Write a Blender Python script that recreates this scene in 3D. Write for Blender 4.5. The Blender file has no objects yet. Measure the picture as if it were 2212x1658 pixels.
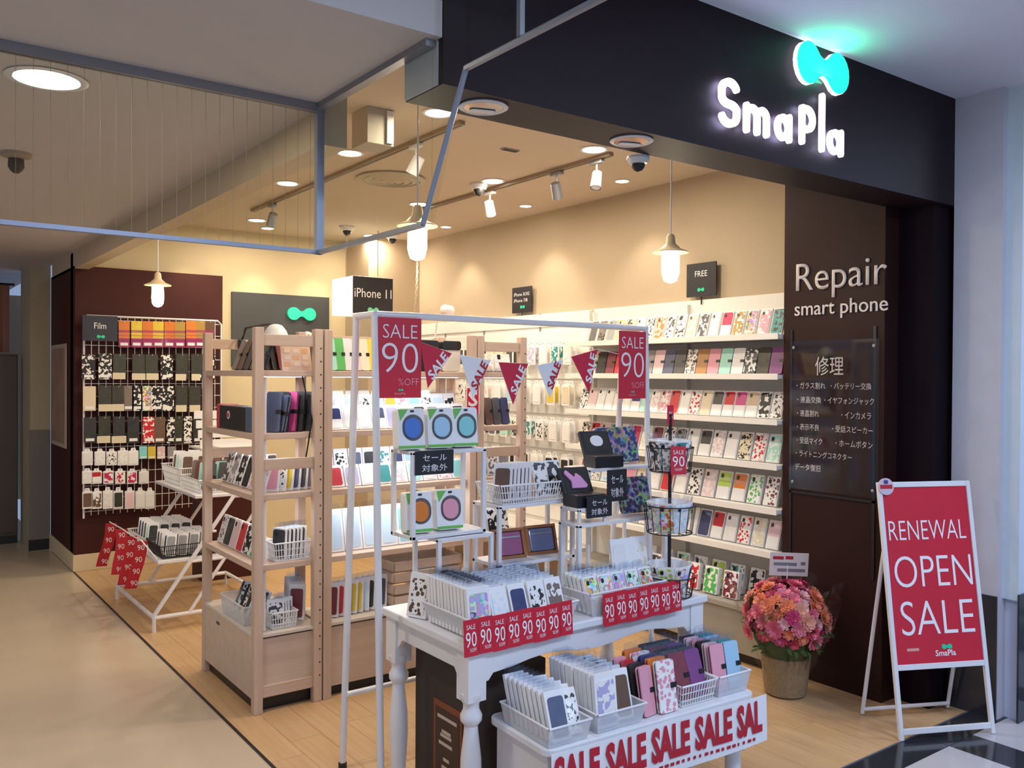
import bpy, math, random
from mathutils import Vector, Matrix
random.seed(7)
rnd = random.Random(11)
S = bpy.context.scene
COL = S.collection
R = math.radians

# ---------------------------------------------------------------- camera
F, H, W2, H2 = 1885.0, 1.55, 1106.0, 829.0
YAW, PIT, ROL = R(36.383), R(-0.529), R(0.351)
_f = Vector((math.sin(YAW)*math.cos(PIT), math.cos(YAW)*math.cos(PIT), math.sin(PIT)))
_r0 = Vector((math.cos(YAW), -math.sin(YAW), 0)); _u0 = _r0.cross(_f)
_r = _r0*math.cos(ROL) + _u0*math.sin(ROL); _u = _u0*math.cos(ROL) - _r0*math.sin(ROL)
C0 = Vector((0, 0, H))
cam = bpy.data.objects.new('camera', bpy.data.cameras.new('camera')); COL.objects.link(cam)
cam.matrix_world = Matrix(((_r.x, _u.x, -_f.x, 0), (_r.y, _u.y, -_f.y, 0), (_r.z, _u.z, -_f.z, H), (0, 0, 0, 1)))
cam.data.sensor_fit = 'HORIZONTAL'; cam.data.sensor_width = 36; cam.data.lens = F/2212*36
cam.data.clip_start = .05
S.camera = cam

def hit(px, py, ax, v):          # where the sight line of a pixel meets the plane ax = v
    d = _r*((px-W2)/F) - _u*((py-H2)/F) + _f
    i = 'xyz'.index(ax); t = (v-C0[i])/d[i]
    return C0 + d*t
def col(px, x=None, y=None, z=None):   # the unknown coordinate (x or y) that puts a point on image column px
    n = _r - _f*((px-W2)/F)
    if x is None: return (-(n.y*y) - n.z*(z-H))/n.x
    return (-(n.x*x) - n.z*(z-H))/n.y

# ---------------------------------------------------------------- world, lights, exposure
w = bpy.data.worlds.new('world'); S.world = w; w.use_nodes = True
bg = w.node_tree.nodes['Background']; bg.inputs[0].default_value = (.50, .66, 1, 1); bg.inputs[1].default_value = .50
S.view_settings.view_transform = 'Standard'; S.view_settings.look = 'None'
S.view_settings.exposure = 0.0; S.view_settings.gamma = 1; S.view_settings.use_curve_mapping = False
WARM = (1, .85, .65); COOL = (.62, .75, 1)
def lamp(name, kind, loc, energy, color, size=.1, rot=(0, 0, 0), spot=None, blend=.5):
    d = bpy.data.lights.new(name, kind); d.energy = energy; d.color = color
    if kind == 'AREA': d.shape = 'DISK'; d.size = size
    else: d.shadow_soft_size = size
    if spot: d.spot_size = R(spot); d.spot_blend = blend
    o = bpy.data.objects.new(name, d); COL.objects.link(o); o.location = loc; o.rotation_euler = rot
    return o
def aim(o, to):
    o.rotation_euler = (Vector(to)-o.location).to_track_quat('-Z', 'Y').to_euler()
# mall concourse ceiling panels in front of the shop
for (x, y) in ((1.1, .3), (3.0, .2), (5.2, .6), (3.0, -2.2), (0.2, -2.2)):
    l = lamp('mall_panel_light', 'AREA', (x, y, 2.84), 36, COOL, .6)
# shop ceiling downlights (fixtures are built below at the same places)
DOWN = [(2.18, 3.56), (2.18, 4.51), (2.20, 5.47), (2.53, 6.93), (3.23, 5.54), (3.62, 7.05), (3.22, 4.59), (3.21, 3.61)]
DOWN_WALL = [(3.87, 4.08), (3.88, 5.11), (3.90, 6.24)]
for (x, y) in DOWN: lamp('downlight_light', 'AREA', (x, y, 2.77), 13, WARM, .12)
for (x, y) in DOWN_WALL: lamp('downlight_light', 'SPOT', (x, y, 2.76), 17, WARM, .03, (0, 0, 0), 95, .6)
for (x, y) in ((2.15, 7.25), (2.75, 7.25), (3.3, 7.25)):
    lamp('wall_washer_light', 'SPOT', (x, y, 2.74), 13, (1, .9, .62), .03, (R(14), 0, 0), 70, .7)
lamp('corridor_downlight_light', 'AREA', (.46, 3.15, 2.48), 15, WARM, .16)
lamp('corridor_downlight_light', 'AREA', (.2, 6.2, 2.48), 8, WARM, .16)
lamp('corridor_downlight_light', 'AREA', (-1.4, 4.6, 2.48), 16, WARM, .16)

# ---------------------------------------------------------------- materials
MATS = {}
def mat(name, c, rough=.5, metal=0, var=.06, scale=8, bump=0, emit=0, coat=0, spec=.5):
    if name in MATS: return MATS[name]
    m = bpy.data.materials.new(name); m.use_nodes = True; nt = m.node_tree; N = nt.nodes; L = nt.links
    b = N['Principled BSDF']; b.inputs['Roughness'].default_value = rough; b.inputs['Metallic'].default_value = metal
    b.inputs['Coat Weight'].default_value = coat; b.inputs['Specular IOR Level'].default_value = spec
    tc = N.new('ShaderNodeTexCoord'); nz = N.new('ShaderNodeTexNoise'); nz.inputs['Scale'].default_value = scale
    nz.inputs['Detail'].default_value = 4
    L.new(tc.outputs['Object'], nz.inputs['Vector'])
    mx = N.new('ShaderNodeMix'); mx.data_type = 'RGBA'
    mx.inputs['A'].default_value = tuple(max(0, v*(1-var)) for v in c[:3])+(1,)
    mx.inputs['B'].default_value = tuple(min(1, v*(1+var)) for v in c[:3])+(1,)
    L.new(nz.outputs['Fac'], mx.inputs['Factor']); L.new(mx.outputs['Result'], b.inputs['Base Color'])
    if bump:
        bp = N.new('ShaderNodeBump'); bp.inputs['Strength'].default_value = bump; bp.inputs['Distance'].default_value = .01
        L.new(nz.outputs['Fac'], bp.inputs['Height']); L.new(bp.outputs['Normal'], b.inputs['Normal'])
    if emit:
        b.inputs['Emission Color'].default_value = tuple(c[:3])+(1,); b.inputs['Emission Strength'].default_value = emit
    MATS[name] = m; return m
def wood(name, c1, c2, axis='Y', rough=.45, stretch=14):
    m = bpy.data.materials.new(name); m.use_nodes = True; nt = m.node_tree; N = nt.nodes; L = nt.links
    b = N['Principled BSDF']; b.inputs['Roughness'].default_value = rough
    tc = N.new('ShaderNodeTexCoord'); mp = N.new('ShaderNodeMapping'); oi = N.new('ShaderNodeObjectInfo')
    sc = [stretch*3]*3; sc['XYZ'.index(axis)] = stretch*.12; mp.inputs['Scale'].default_value = sc
    ad = N.new('ShaderNodeVectorMath'); ad.operation = 'ADD'
    L.new(tc.outputs['Object'], ad.inputs[0]); L.new(oi.outputs['Random'], ad.inputs[1]); L.new(ad.outputs[0], mp.inputs['Vector'])
    nz = N.new('ShaderNodeTexNoise'); nz.inputs['Scale'].default_value = 1; nz.inputs['Detail'].default_value = 6; nz.inputs['Roughness'].default_value = .65
    L.new(mp.outputs['Vector'], nz.inputs['Vector'])
    rp = N.new('ShaderNodeValToRGB'); rp.color_ramp.elements[0].position = .3; rp.color_ramp.elements[1].position = .7
    rp.color_ramp.elements[0].color = c1+(1,); rp.color_ramp.elements[1].color = c2+(1,)
    L.new(nz.outputs['Fac'], rp.inputs['Fac'])
    hs = N.new('ShaderNodeHueSaturation'); mr = N.new('ShaderNodeMapRange'); mr.inputs['To Min'].default_value = .965; mr.inputs['To Max'].default_value = 1.035
    L.new(oi.outputs['Random'], mr.inputs['Value']); L.new(mr.outputs['Result'], hs.inputs['Value'])
    L.new(rp.outputs['Color'], hs.inputs['Color']); L.new(hs.outputs['Color'], b.inputs['Base Color'])
    MATS[name] = m; return m
def art(name, kind):
    """printed card: colour of the object itself plus a printed second tone"""
    m = bpy.data.materials.new(name); m.use_nodes = True; nt = m.node_tree; N = nt.nodes; L = nt.links
    b = N['Principled BSDF']; b.inputs['Roughness'].default_value = .38; b.inputs['Coat Weight'].default_value = .12
    oi = N.new('ShaderNodeObjectInfo'); tc = N.new('ShaderNodeTexCoord')
    ad = N.new('ShaderNodeVectorMath'); ad.operation = 'ADD'; ml = N.new('ShaderNodeMath'); ml.operation = 'MULTIPLY'; ml.inputs[1].default_value = 37
    L.new(oi.outputs['Random'], ml.inputs[0]); L.new(tc.outputs['Object'], ad.inputs[0]); L.new(ml.outputs[0], ad.inputs[1])
    mx = N.new('ShaderNodeMix'); mx.data_type = 'RGBA'; L.new(oi.outputs['Color'], mx.inputs['A'])
    rp = N.new('ShaderNodeValToRGB'); rp.color_ramp.interpolation = 'CONSTANT'
    e = rp.color_ramp.elements; e[0].color = (0, 0, 0, 1); e[1].color = (1, 1, 1, 1)
    if kind == 'plain':
        t = N.new('ShaderNodeTexNoise'); t.inputs['Scale'].default_value = 30; e[1].position = .6; mx.inputs['B'].default_value = (.9, .9, .9, 1)
        rp.color_ramp.interpolation = 'LINEAR'; e[1].color = (.03, .03, .03, 1)
    elif kind == 'blotch':
        t = N.new('ShaderNodeTexNoise'); t.inputs['Scale'].default_value = 42; t.inputs['Detail'].default_value = 1; e[1].position = .53; mx.inputs['B'].default_value = (.86, .85, .82, 1)
    elif kind == 'dots':
        t = N.new('ShaderNodeTexVoronoi'); t.inputs['Scale'].default_value = 55; e[1].position = .45; mx.inputs['B'].default_value = (.9, .88, .84, 1)
    elif kind == 'ink':
        t = N.new('ShaderNodeTexNoise'); t.inputs['Scale'].default_value = 60; t.inputs['Detail'].default_value = 2; e[1].position = .55; mx.inputs['B'].default_value = (.02, .02, .025, 1)
    elif kind in ('multi', 'floral'):
        t = N.new('ShaderNodeTexVoronoi'); t.inputs['Scale'].default_value = 48
        mx2 = N.new('ShaderNodeHueSaturation'); mx2.inputs['Saturation'].default_value = .9 if kind == 'floral' else .75; mx2.inputs['Value'].default_value = .5 if kind == 'floral' else 1.05
        L.new(t.outputs['Color'], mx2.inputs['Color']); L.new(mx2.outputs['Color'], mx.inputs['B']); e[1].position = .50 if kind == 'floral' else .42
    elif kind == 'sunset':
        e[1].position = .66; mx.inputs['B'].default_value = (.30, .02, .12, 1); q1 = e.new(.34); q1.color = (.75, .75, .75, 1); q2 = e.new(.44); q2.color = (0, 0, 0, 1); q3 = e.new(.52); q3.color = (.5, .5, .5, 1); q4 = e.new(.57); q4.color = (.1, .1, .1, 1)
    elif kind == 'split':
        t = N.new('ShaderNodeTexGradient'); e[1].position = .45; mx.inputs['B'].default_value = (.88, .87, .85, 1)
    if kind in ('split', 'sunset'):
        sp = N.new('ShaderNodeSeparateXYZ'); L.new(tc.outputs['Generated'], sp.inputs[0])
        iv = N.new('ShaderNodeMath'); iv.operation = 'SUBTRACT'; iv.inputs[0].default_value = .9 if kind == 'split' else 1.0; L.new(sp.outputs['Z'], iv.inputs[1]); L.new(iv.outputs[0], rp.inputs['Fac'])
    else:
        L.new(ad.outputs[0], t.inputs['Vector'])
        L.new(t.outputs['Fac'] if 'Fac' in t.outputs and kind not in ('dots', 'multi', 'floral') else t.outputs['Distance'], rp.inputs['Fac'])
    L.new(rp.outputs['Color'], mx.inputs['Factor']); L.new(mx.outputs['Result'], b.inputs['Base Color'])
    MATS[name] = m; return m
def glass(name, tint, mixf, rough=.02):
    m = bpy.data.materials.new(name); m.use_nodes = True; nt = m.node_tree; N = nt.nodes; L = nt.links
    N.remove(N['Principled BSDF'])
    tr = N.new('ShaderNodeBsdfTransparent'); tr.inputs[0].default_value = tint+(1,)
    gl = N.new('ShaderNodeBsdfGlossy'); gl.inputs['Roughness'].default_value = rough
    fr = N.new('ShaderNodeLayerWeight'); fr.inputs['Blend'].default_value = .5
    pw_ = N.new('ShaderNodeMath'); pw_.operation = 'POWER'; pw_.inputs[1].default_value = 5; L.new(fr.outputs['Facing'], pw_.inputs[0])
    ma = N.new('ShaderNodeMath'); ma.operation = 'MULTIPLY_ADD'; ma.inputs[1].default_value = .5; ma.inputs[2].default_value = mixf; ma.use_clamp = True
    L.new(pw_.outputs[0], ma.inputs[0])
    ms = N.new('ShaderNodeMixShader'); L.new(ma.outputs[0], ms.inputs[0]); L.new(tr.outputs[0], ms.inputs[1]); L.new(gl.outputs[0], ms.inputs[2])
    L.new(ms.outputs[0], N['Material Output'].inputs['Surface'])
    MATS[name] = m; return m
def emis(name, c, s):
    return mat(name, c, .5, emit=s, var=0)

BROWN = mat('brown_paint', (.016, .0075, .011), .5, var=.1, scale=3, spec=.2)
PILLAR = mat('pillar_brown', (.027, .0095, .008), .5, var=.1, scale=3, spec=.2)
TAN = mat('tan_wallpaper', (.50, .40, .275), .8, var=.04, scale=40, bump=.05)
SHOPCEIL = mat('shop_ceiling_paint', (.60, .50, .385), .85, var=.03)
CORRCEIL = mat('corridor_ceiling_paint', (.54, .50, .49), .85, var=.03)
MALLCEIL = mat('mall_ceiling_paint', (.74, .77, .88), .85, var=.03)
CREAM = mat('cream_baseboard', (.74, .60, .38), .6)
WHITE = mat('white_lacquer', (.80, .80, .82), .35)
WHITEM = mat('white_metal', (.78, .77, .78), .3, spec=.6)
SHELFW = mat('shelf_white', (.84, .82, .76), .4)
CARD = mat('white_card', (.87, .86, .85), .5)
PLAST = mat('white_plastic', (.78, .78, .79), .3)
BLACK = mat('black_plastic', (.012, .012, .014), .35)
BLACKM = mat('black_metal', (.015, .015, .016), .4, metal=.3)
SIGNB = mat('sign_black', (.016, .015, .02), .5)
GREYM = mat('grey_metal', (.30, .31, .34), .38, metal=.6)
STEELT = mat('steel_trim', (.34, .37, .46), .35, metal=.5)
RED = mat('poster_red', (.60, .012, .035), .4, coat=.2)
REDC = mat('pennant_red', (.60, .016, .05), .6)
PAPER = mat('paper_white', (.84, .83, .84), .6)
INKW = mat('print_white', (.88, .86, .86), .5)
INKR = mat('print_red', (.48, .012, .03), .5)
GREEN = mat('logo_green', (.02, .62, .32), .4)
LGREEN = mat('pack_green', (.16, .50, .08), .4)
TRACK = mat('track_tan', (.34, .26, .18), .5)
PINE = wood('pine_wood', (.54, .39, .29), (.64, .48, .37), 'Z', .5)
PINEX = wood('pine_wood_across', (.54, .39, .29), (.64, .48, .37), 'X', .5)
PLY = wood('plywood', (.56, .43, .33), (.66, .52, .41), 'X', .5, 8)
OAK = wood('oak_plank', (.50, .31, .155), (.62, .41, .22), 'Y', .32)
BEIGET = mat('beige_floor_tile', (.55, .45, .335), .2, var=.07, scale=2.2)
LTILE = mat('light_floor_tile', (.50, .48, .50), .15, var=.06, scale=5)
DTILE = mat('dark_floor_tile', (.028, .03, .036), .12, var=.15, scale=8)
GLASS = glass('clear_glass', (.955, .97, .945), .0)
PGLASS = glass('clear_plastic', (.93, .95, .98), .05, .12)
ART = {k: art('print_'+k, k) for k in ('plain', 'blotch', 'dots', 'ink', 'multi', 'split', 'sunset')}
LAMPW = emis('lamp_glow', (1, .93, .78), 9)
BULB = emis('bulb_glow', (1, .86, .62), 7)
SIGNW = emis('sign_glow_white', (.86, .86, 1), 3.0)
SIGNG = emis('sign_glow_green', (.012, .86, .50), 1.25)

# ---------------------------------------------------------------- mesh helpers
class MB:
    def __init__(s): s.v = []; s.f = []; s.m = []
    def add(s, vs, fs, m=0):
        o = len(s.v); s.v += [tuple(v) for v in vs]; s.f += [tuple(i+o for i in f) for f in fs]; s.m += [m]*len(fs); return s
    def box(s, a, b, m=0):
        (x0, y0, z0), (x1, y1, z1) = [(min(a[i], b[i]) for i in range(3)), (max(a[i], b[i]) for i in range(3))]
        return s.add([(x0, y0, z0), (x1, y0, z0), (x1, y1, z0), (x0, y1, z0), (x0, y0, z1), (x1, y0, z1), (x1, y1, z1), (x0, y1, z1)],
                     [(0, 3, 2, 1), (4, 5, 6, 7), (0, 1, 5, 4), (1, 2, 6, 5), (2, 3, 7, 6), (3, 0, 4, 7)], m)
    def prism(s, pts, y0, y1, m=0):       # outline in XZ pushed along Y
        n = len(pts); vs = [(p[0], y0, p[1]) for p in pts]+[(p[0], y1, p[1]) for p in pts]
        fs = [tuple(range(n)), tuple(range(2*n-1, n-1, -1))]+[(i, i+n, (i+1) % n+n, (i+1) % n) for i in range(n)]
        return s.add(vs, fs, m)
    def tube(s, pts, r, n=8, m=0, cap=True):
        pts = [Vector(p) for p in pts]; rings = []
        for i, p in enumerate(pts):
            d = (pts[min(i+1, len(pts)-1)]-pts[max(i-1, 0)]).normalized()
            a = d.orthogonal().normalized() if i == 0 else (pa - d*pa.dot(d)).normalized()
            pa = a; b = d.cross(a); rr = r[i] if isinstance(r, (list, tuple)) else r
            rings.append([p+(a*math.cos(2*math.pi*k/n)+b*math.sin(2*math.pi*k/n))*rr for k in range(n)])
        vs = [v for q in rings for v in q]; fs = []
        for i in range(len(rings)-1):
            for k in range(n): fs.append((i*n+k, i*n+(k+1) % n, (i+1)*n+(k+1) % n, (i+1)*n+k))
        if cap: fs += [tuple(range(n-1, -1, -1)), tuple(range((len(rings)-1)*n, len(rings)*n))]
        return s.add(vs, fs, m)
    def lathe(s, prof, c=(0, 0, 0), n=20, m=0):   # (radius, z) profile round Z
        vs = []; fs = []
        for (r, z) in prof:
            for k in range(n):
                a = 2*math.pi*k/n; vs.append((c[0]+r*math.cos(a), c[1]+r*math.sin(a), c[2]+z))
        for i in range(len(prof)-1):
            for k in range(n): fs.append((i*n+k, i*n+(k+1) % n, (i+1)*n+(k+1) % n, (i+1)*n+k))
        fs += [tuple(range(n-1, -1, -1)), tuple(range((len(prof)-1)*n, len(prof)*n))]
        return s.add(vs, fs, m)
    def mesh(s, name, mats):
        me = bpy.data.meshes.new(name); me.from_pydata(s.v, [], s.f); me.update()
        for q in (mats if isinstance(mats, (list, tuple)) else [mats]): me.materials.append(q)
        for p, i in zip(me.polygons, s.m): p.material_index = i
        return me
    def build(s, name, mats, parent=None, bevel=0, smooth=False, loc=None, rot=None):
        return put(name, s.mesh(name, mats), parent, bevel, smooth, loc, rot)
def put(name, me, parent=None, bevel=0, smooth=False, loc=None, rot=None, color=None):
    o = bpy.data.objects.new(name, me); COL.objects.link(o)
    if parent: o.parent = parent
    if loc is not None: o.location = loc
    if rot is not None: o.rotation_euler = rot
    if color: o.color = tuple(color)+(1,)
    if bevel:
        b = o.modifiers.new('edge', 'BEVEL'); b.width = bevel; b.segments = 2; b.limit_method = 'ANGLE'
    if smooth:
        me.shade_smooth() if hasattr(me, 'shade_smooth') else None
        try: me.set_sharp_from_angle(angle=R(40))
        except Exception: pass
    return o
def tag(o, label, cat, group=None, kind=None):
    o['label'] = label; o['category'] = cat
    if group: o['group'] = group
    if kind: o['kind'] = kind
    return o
def struct(o, label=None):
    o['kind'] = 'structure'
    if label: o['label'] = label
    return o
def thing(name, label, cat, loc=(0, 0, 0), rz=0, group=None, rx=0):
    o = bpy.data.objects.new(name, None); COL.objects.link(o); o.location = loc; o.rotation_euler = (rx, 0, rz)
    o.empty_display_size = .05
    return tag(o, label, cat, group)
def rrect(w, h, r, n=4, cx=0, cz=0):
    r = min(r, w/2-1e-4, h/2-1e-4); pts = []
    for (sx, sz, a0) in ((1, -1, -90), (1, 1, 0), (-1, 1, 90), (-1, -1, 180)):
        for k in range(n+1):
            a = R(a0+90*k/n); pts.append((cx+sx*(w/2-r)+r*math.cos(a), cz+sz*(h/2-r)+r*math.sin(a)))
    return pts
def dumbbell(s, n=14):      # two discs joined by a waist, half width about 2.35*s
    c, rf = 1.32*s, .75*s; yf = math.sqrt((s+rf)**2-c*c); pts = []
    a0 = math.atan2(yf, -c)
    for k in range(n+1):    # right disc
        a = -a0+(2*a0)*k/n
        pts.append((c+s*math.cos(a), s*math.sin(a)))
    b0 = math.atan2(-yf, c)
    for k in range(1, 6):   # upper waist
        a = b0+(-math.pi-2*b0)*k/6; pts.append((rf*math.cos(a), yf+rf*math.sin(a)))
    for k in range(n+1):
        a = math.pi-a0+(2*a0)*k/n; pts.append((-c+s*math.cos(a), s*math.sin(a)))
    for k in range(1, 6):
        a = math.pi+b0+(-math.pi-2*b0)*k/6; pts.append((rf*math.cos(a), -yf+rf*math.sin(a)))
    return pts
_tc = {}
def tmesh(s, bold=0.0, ext=.004, res=3):   # lettering as a mesh, box normalised to width 1 (x), height kept
    k = (s, bold, ext, res)
    if k in _tc: return _tc[k]
    cu = bpy.data.curves.new('t', 'FONT'); cu.body = s; cu.size = 1; cu.offset = bold; cu.resolution_u = res; cu.space_line = 1.0
    o = bpy.data.objects.new('t', cu); COL.objects.link(o)
    dg = bpy.context.evaluated_depsgraph_get(); dg.update()
    me = bpy.data.meshes.new_from_object(o.evaluated_get(dg))
    bpy.data.objects.remove(o); bpy.data.curves.remove(cu)
    xs = [v.co.x for v in me.vertices]; ys = [v.co.y for v in me.vertices]
    d = (me, min(xs), max(xs), min(ys), max(ys)); _tc[k] = d; return d
def text(s, parent, m, cx, cz, w, h, y=0, bold=0.0, ext=.0012, skew=0, name='lettering', res=2):
    """letters standing in the XZ plane facing -Y, fitted in a w x h box round (cx, cz)"""
    me0, x0, x1, y0, y1 = tmesh(s, bold, 0, res)
    me = me0.copy(); me.materials.clear(); me.materials.append(m)
    sx, sy = w/(x1-x0), h/(y1-y0)
    for v in me.vertices:
        X, Y = (v.co.x-(x0+x1)/2)*sx, (v.co.y-(y0+y1)/2)*sy
        v.co = (cx+X+skew*Y, y-ext, cz+Y)
    if ext > .004:
        o = put(name, me, parent); md = o.modifiers.new('thick', 'SOLIDIFY'); md.thickness = ext; md.offset = -1; return o
    return put(name, me, parent)

# ================================================================ SETTING
XL, XR, YB, YF = 1.29, 4.15, 7.57, 2.0      # shop edges
ZC, ZS, ZCO, ZM = 2.8, 2.366, 2.495, 2.87   # shop ceiling, soffit, corridor ceiling, mall ceiling
# --- floors
fl = struct(MB().box((XL, YF, -.06), (XR+.2, YB, -.012)).build('floor', mat('floor_underlay', (.30, .19, .10), .6)), 'oak plank floor inside the shop')
pw, pl = .1425, .92
plank = MB().box((-pw/2+.0007, -pl/2+.0007, -.012), (pw/2-.0007, pl/2-.0007, 0)).mesh('plank', OAK)
for i in range(20):
    y = YF-rnd.random()*.6 if i % 2 else YF-.3-rnd.random()*.4
    x = XL+pw*(i+.5)
    while y < YB:
        y0, y1 = max(y, YF), min(y+pl, YB)
        if y1-y0 > .05:
            if y1-y0 > pl-.001: put('plank', plank, fl, loc=(x, (y0+y1)/2, 0))
            else: MB().box((-pw/2+.0007, -(y1-y0)/2+.0007, -.012), (pw/2-.0007, (y1-y0)/2-.0007, 0)).build('plank', OAK, fl, loc=(x, (y0+y1)/2, 0))
        y += pl
fc = struct(MB().box((-4, -3, -.06), (XL-.012, 14, 0)).build('floor_corridor', BEIGET), 'polished beige floor of the corridor')
struct(MB().box((XL-.012, YF, -.05), (XL, YB+.9, .004)).build('trim_1', BLACKM), 'thin dark strip between corridor and shop floor')
fm = struct(MB().box((XL-.012, -3, -.06), (7, YF-.006, -.014)).build('floor_mall', mat('grout', (.1, .1, .11), .7)), 'mall floor of light and dark tiles')
struct(MB().box((XL, YF-.006, -.05), (4.13, YF, .003)).build('trim_2', GREYM), 'metal strip along the front of the plank floor')
def ftile(x0, y0, x1, y1, m):
    MB().box((x0+.0015, y0+.0015, -.014), (x1-.0015, y1-.0015, 0)).build('tile', m, fm)
xs = [XL-.012, 2.07, 2.27, 2.87, 3.07, 3.67, 3.87, 4.47, 4.67, 5.27, 5.47, 6.07, 6.27, 6.87]
for i in range(len(xs)-1):
    dark = (xs[i+1]-xs[i]) < .3
    ftile(xs[i], 1.855, xs[i+1], YF-.006, DTILE)
    for (a, b) in ((1.255, 1.855), (1.055, 1.255), (.455, 1.055), (.255, .455), (-.345, .255)):
        ftile(xs[i], a, xs[i+1], b, DTILE if dark or b-a < .3 else LTILE)
# --- ceilings
struct(MB().box((XL, 2.30, ZC), (XR+.3, YB+.1, ZC+.1)).build('ceiling', SHOPCEIL), 'warm beige ceiling inside the shop')
struct(MB().box((-4, 2.09, ZCO), (XL, 14, ZCO+.1)).build('ceiling_corridor', CORRCEIL), 'greyish ceiling over the corridor')
struct(MB().box((-4, -3.5, ZM), (7, 2.09, ZM+.1)).build('ceiling_mall', MALLCEIL), 'pale bluish mall ceiling above the shop front')
struct(MB().box((-4, 2.09, ZCO+.1), (XL, 2.19, ZM+.1)).build('wall_corridor_bulkhead', mat('bulkhead_grey', (.30, .32, .32), .7)), 'grey step up from corridor ceiling to mall ceiling')
struct(MB().box((XL, 2.90, ZS), (XL+.10, 8.55, ZC)).build('wall_bulkhead', mat('bulkhead_tan', (.58, .46, .31), .8)), 'tan bulkhead along the open side of the shop')
# --- walls
struct(MB().box((XL, YB, 0), (XR+.2, YB+.1, ZC)).build('wall_back', mat('back_wall_cream', (.62, .52, .33), .8, var=.03)), 'cream back wall of the shop')
struct(MB().box((XR, 2.86, 0), (XR+.1, YB, ZC)).build('wall_right', TAN), 'beige side wall above the white shelves')
struct(MB().box((3.62, 7.1, 0), (XR, YB, ZC)).build('wall_corner_pier', TAN), 'beige pier in the back corner')
struct(MB().box((XL, YB-.07, .13), (2.44, 8.6, 2.39)).build('wall_back_panel', mat('maroon_paint', (.058, .015, .013), .55, var=.08, scale=3, spec=.2), bevel=.002), 'dark brown wall carrying the wire grid')
struct(MB().box((XL-.012, YB-.085, 0), (2.45, 8.6, .13)).build('baseboard_back', CREAM, bevel=.003), 'cream baseboard under the dark brown wall')
# fascia
struct(MB().box((XL+.004, 2.09, ZS), (4.42, 2.30, ZM)).build('wall_front', BROWN), 'dark brown fascia over the shop opening')
struct(MB().box((XL-.002, 2.115, ZS+.003), (XL+.004, 2.298, ZCO)).build('trim_3', mat('end_plate_grey', (.52, .53, .55), .45)), 'pale grey end plate of the fascia')
# pillar with the repair lettering
PX = 3.885
p = struct(MB().box((PX, 2.29, 0), (4.15, 2.86, ZC)).build('wall_pillar', PILLAR, bevel=.003), 'dark brown pillar facing the opening')
MB().box((PX-.006, 2.33, .58), (PX, 2.345, 1.80)).build('groove_strip', BLACK, p)
MB().box((PX-.006, 2.80, .58), (PX, 2.812, 1.80)).build('groove_strip', BLACK, p)
MB().box((PX-.006, 2.33, .95), (PX, 2.82, .962)).build('groove_strip', BLACK, p)
struct(MB().box((4.0, 2.12, 0), (4.30, 2.29, ZS)).build('wall_pillar_return', mat('shaded_brown', (.010, .005, .008), .7, spec=.1)), 'recessed return beside the pillar, its shade painted almost black')  # pillar brown made darker to paint in the shade under the fascia
# white mall wall on the right
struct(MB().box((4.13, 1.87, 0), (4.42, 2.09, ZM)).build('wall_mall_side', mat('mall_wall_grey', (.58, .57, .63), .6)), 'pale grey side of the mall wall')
mw = struct(MB().box((4.20, 1.80, 0), (7, 1.87, ZM)).build('wall_mall', mat('mall_wall_white', (.66, .68, .80), .6)), 'white mall wall beside the shop front')
struct(MB().box((4.165, 1.80, .55), (4.20, 1.87, ZM)).build('trim_4', mat('corner_strip', (.62, .70, .76), .3)), 'bluish metal corner strip of the mall wall')
struct(MB().box((4.122, 1.874, 0), (4.13, 2.09, .56)).build('baseboard_mall_side', DTILE), 'black stone base on the side of the mall wall')
struct(MB().box((4.158, 1.792, 0), (4.26, 1.80, .58)).build('baseboard_mall_corner', DTILE), 'black stone base at the mall wall corner')
struct(MB().box((4.26, 1.785, 0), (7, 1.80, .15)).build('baseboard_mall', mat('baseboard_bluegrey', (.16, .17, .22), .3)), 'blue grey baseboard of the mall wall')
struct(MB().box((-4, -3.6, 0), (7, -3.5, 3)).build('wall_mall_far', mat('far_mall_wall', (.68, .70, .74), .7)), 'pale wall across the mall')
# far corridor
struct(MB().box((-4, 12.2, 0), (1.6, 12.3, ZCO)).build('wall_corridor_end', mat('corridor_end', (.30, .21, .14), .7)), 'dim wall at the end of the corridor')
pc = struct(MB().box((1.13, 8.62, 0), (1.29, 9.2, ZCO)).build('wall_corridor_pier', mat('pier_cream', (.50, .43, .29), .7)), 'cream pier beside the dark brown wall')
MB().box((1.12, 8.60, 0), (1.30, 8.63, .09)).build('pier_base', BLACK, pc)
MB().box((1.122, 8.605, .09), (1.285, 8.62, 1.05)).build('pier_guard', mat('pier_guard', (.22, .19, .16), .4), pc, .003)
struct(MB().box((-4, 9.05, 0), (-.1, 9.2, ZCO)).build('wall_corridor_left', mat('pier_cream', (.5, .4, .3), .7)))
d = struct(MB().box((-.1, 9.06, .07), (1.09, 9.12, 1.72)).build('door_1', mat('door_brown', (.085, .06, .042), .35), bevel=.004), 'closed dark brown panel across the corridor')
MB().box((-.1, 9.08, 0), (1.09, 9.14, .07)).build('plinth', BLACK, d)
for i in range(5):
    MB().box((-.1+.24*i, 9.045, .1), (-.1+.24*i+.225, 9.06, 1.70)).build('panel', mat('door_brown', (.085, .06, .042), .35), d, .003)
c = thing('curtain', 'rusty red curtain hanging above the brown corridor panel', 'curtain', (0, 9.3, 1.74))
mb = MB()
n = 40
top = [(-.1+1.15*k/n, .02*math.sin(k*1.3), .62) for k in range(n+1)]; bot = [(a, b*1.4, 0) for (a, b, _) in top]
mb.add(top+bot, [(k, k+1, n+2+k, n+1+k) for k in range(n)])
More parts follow.
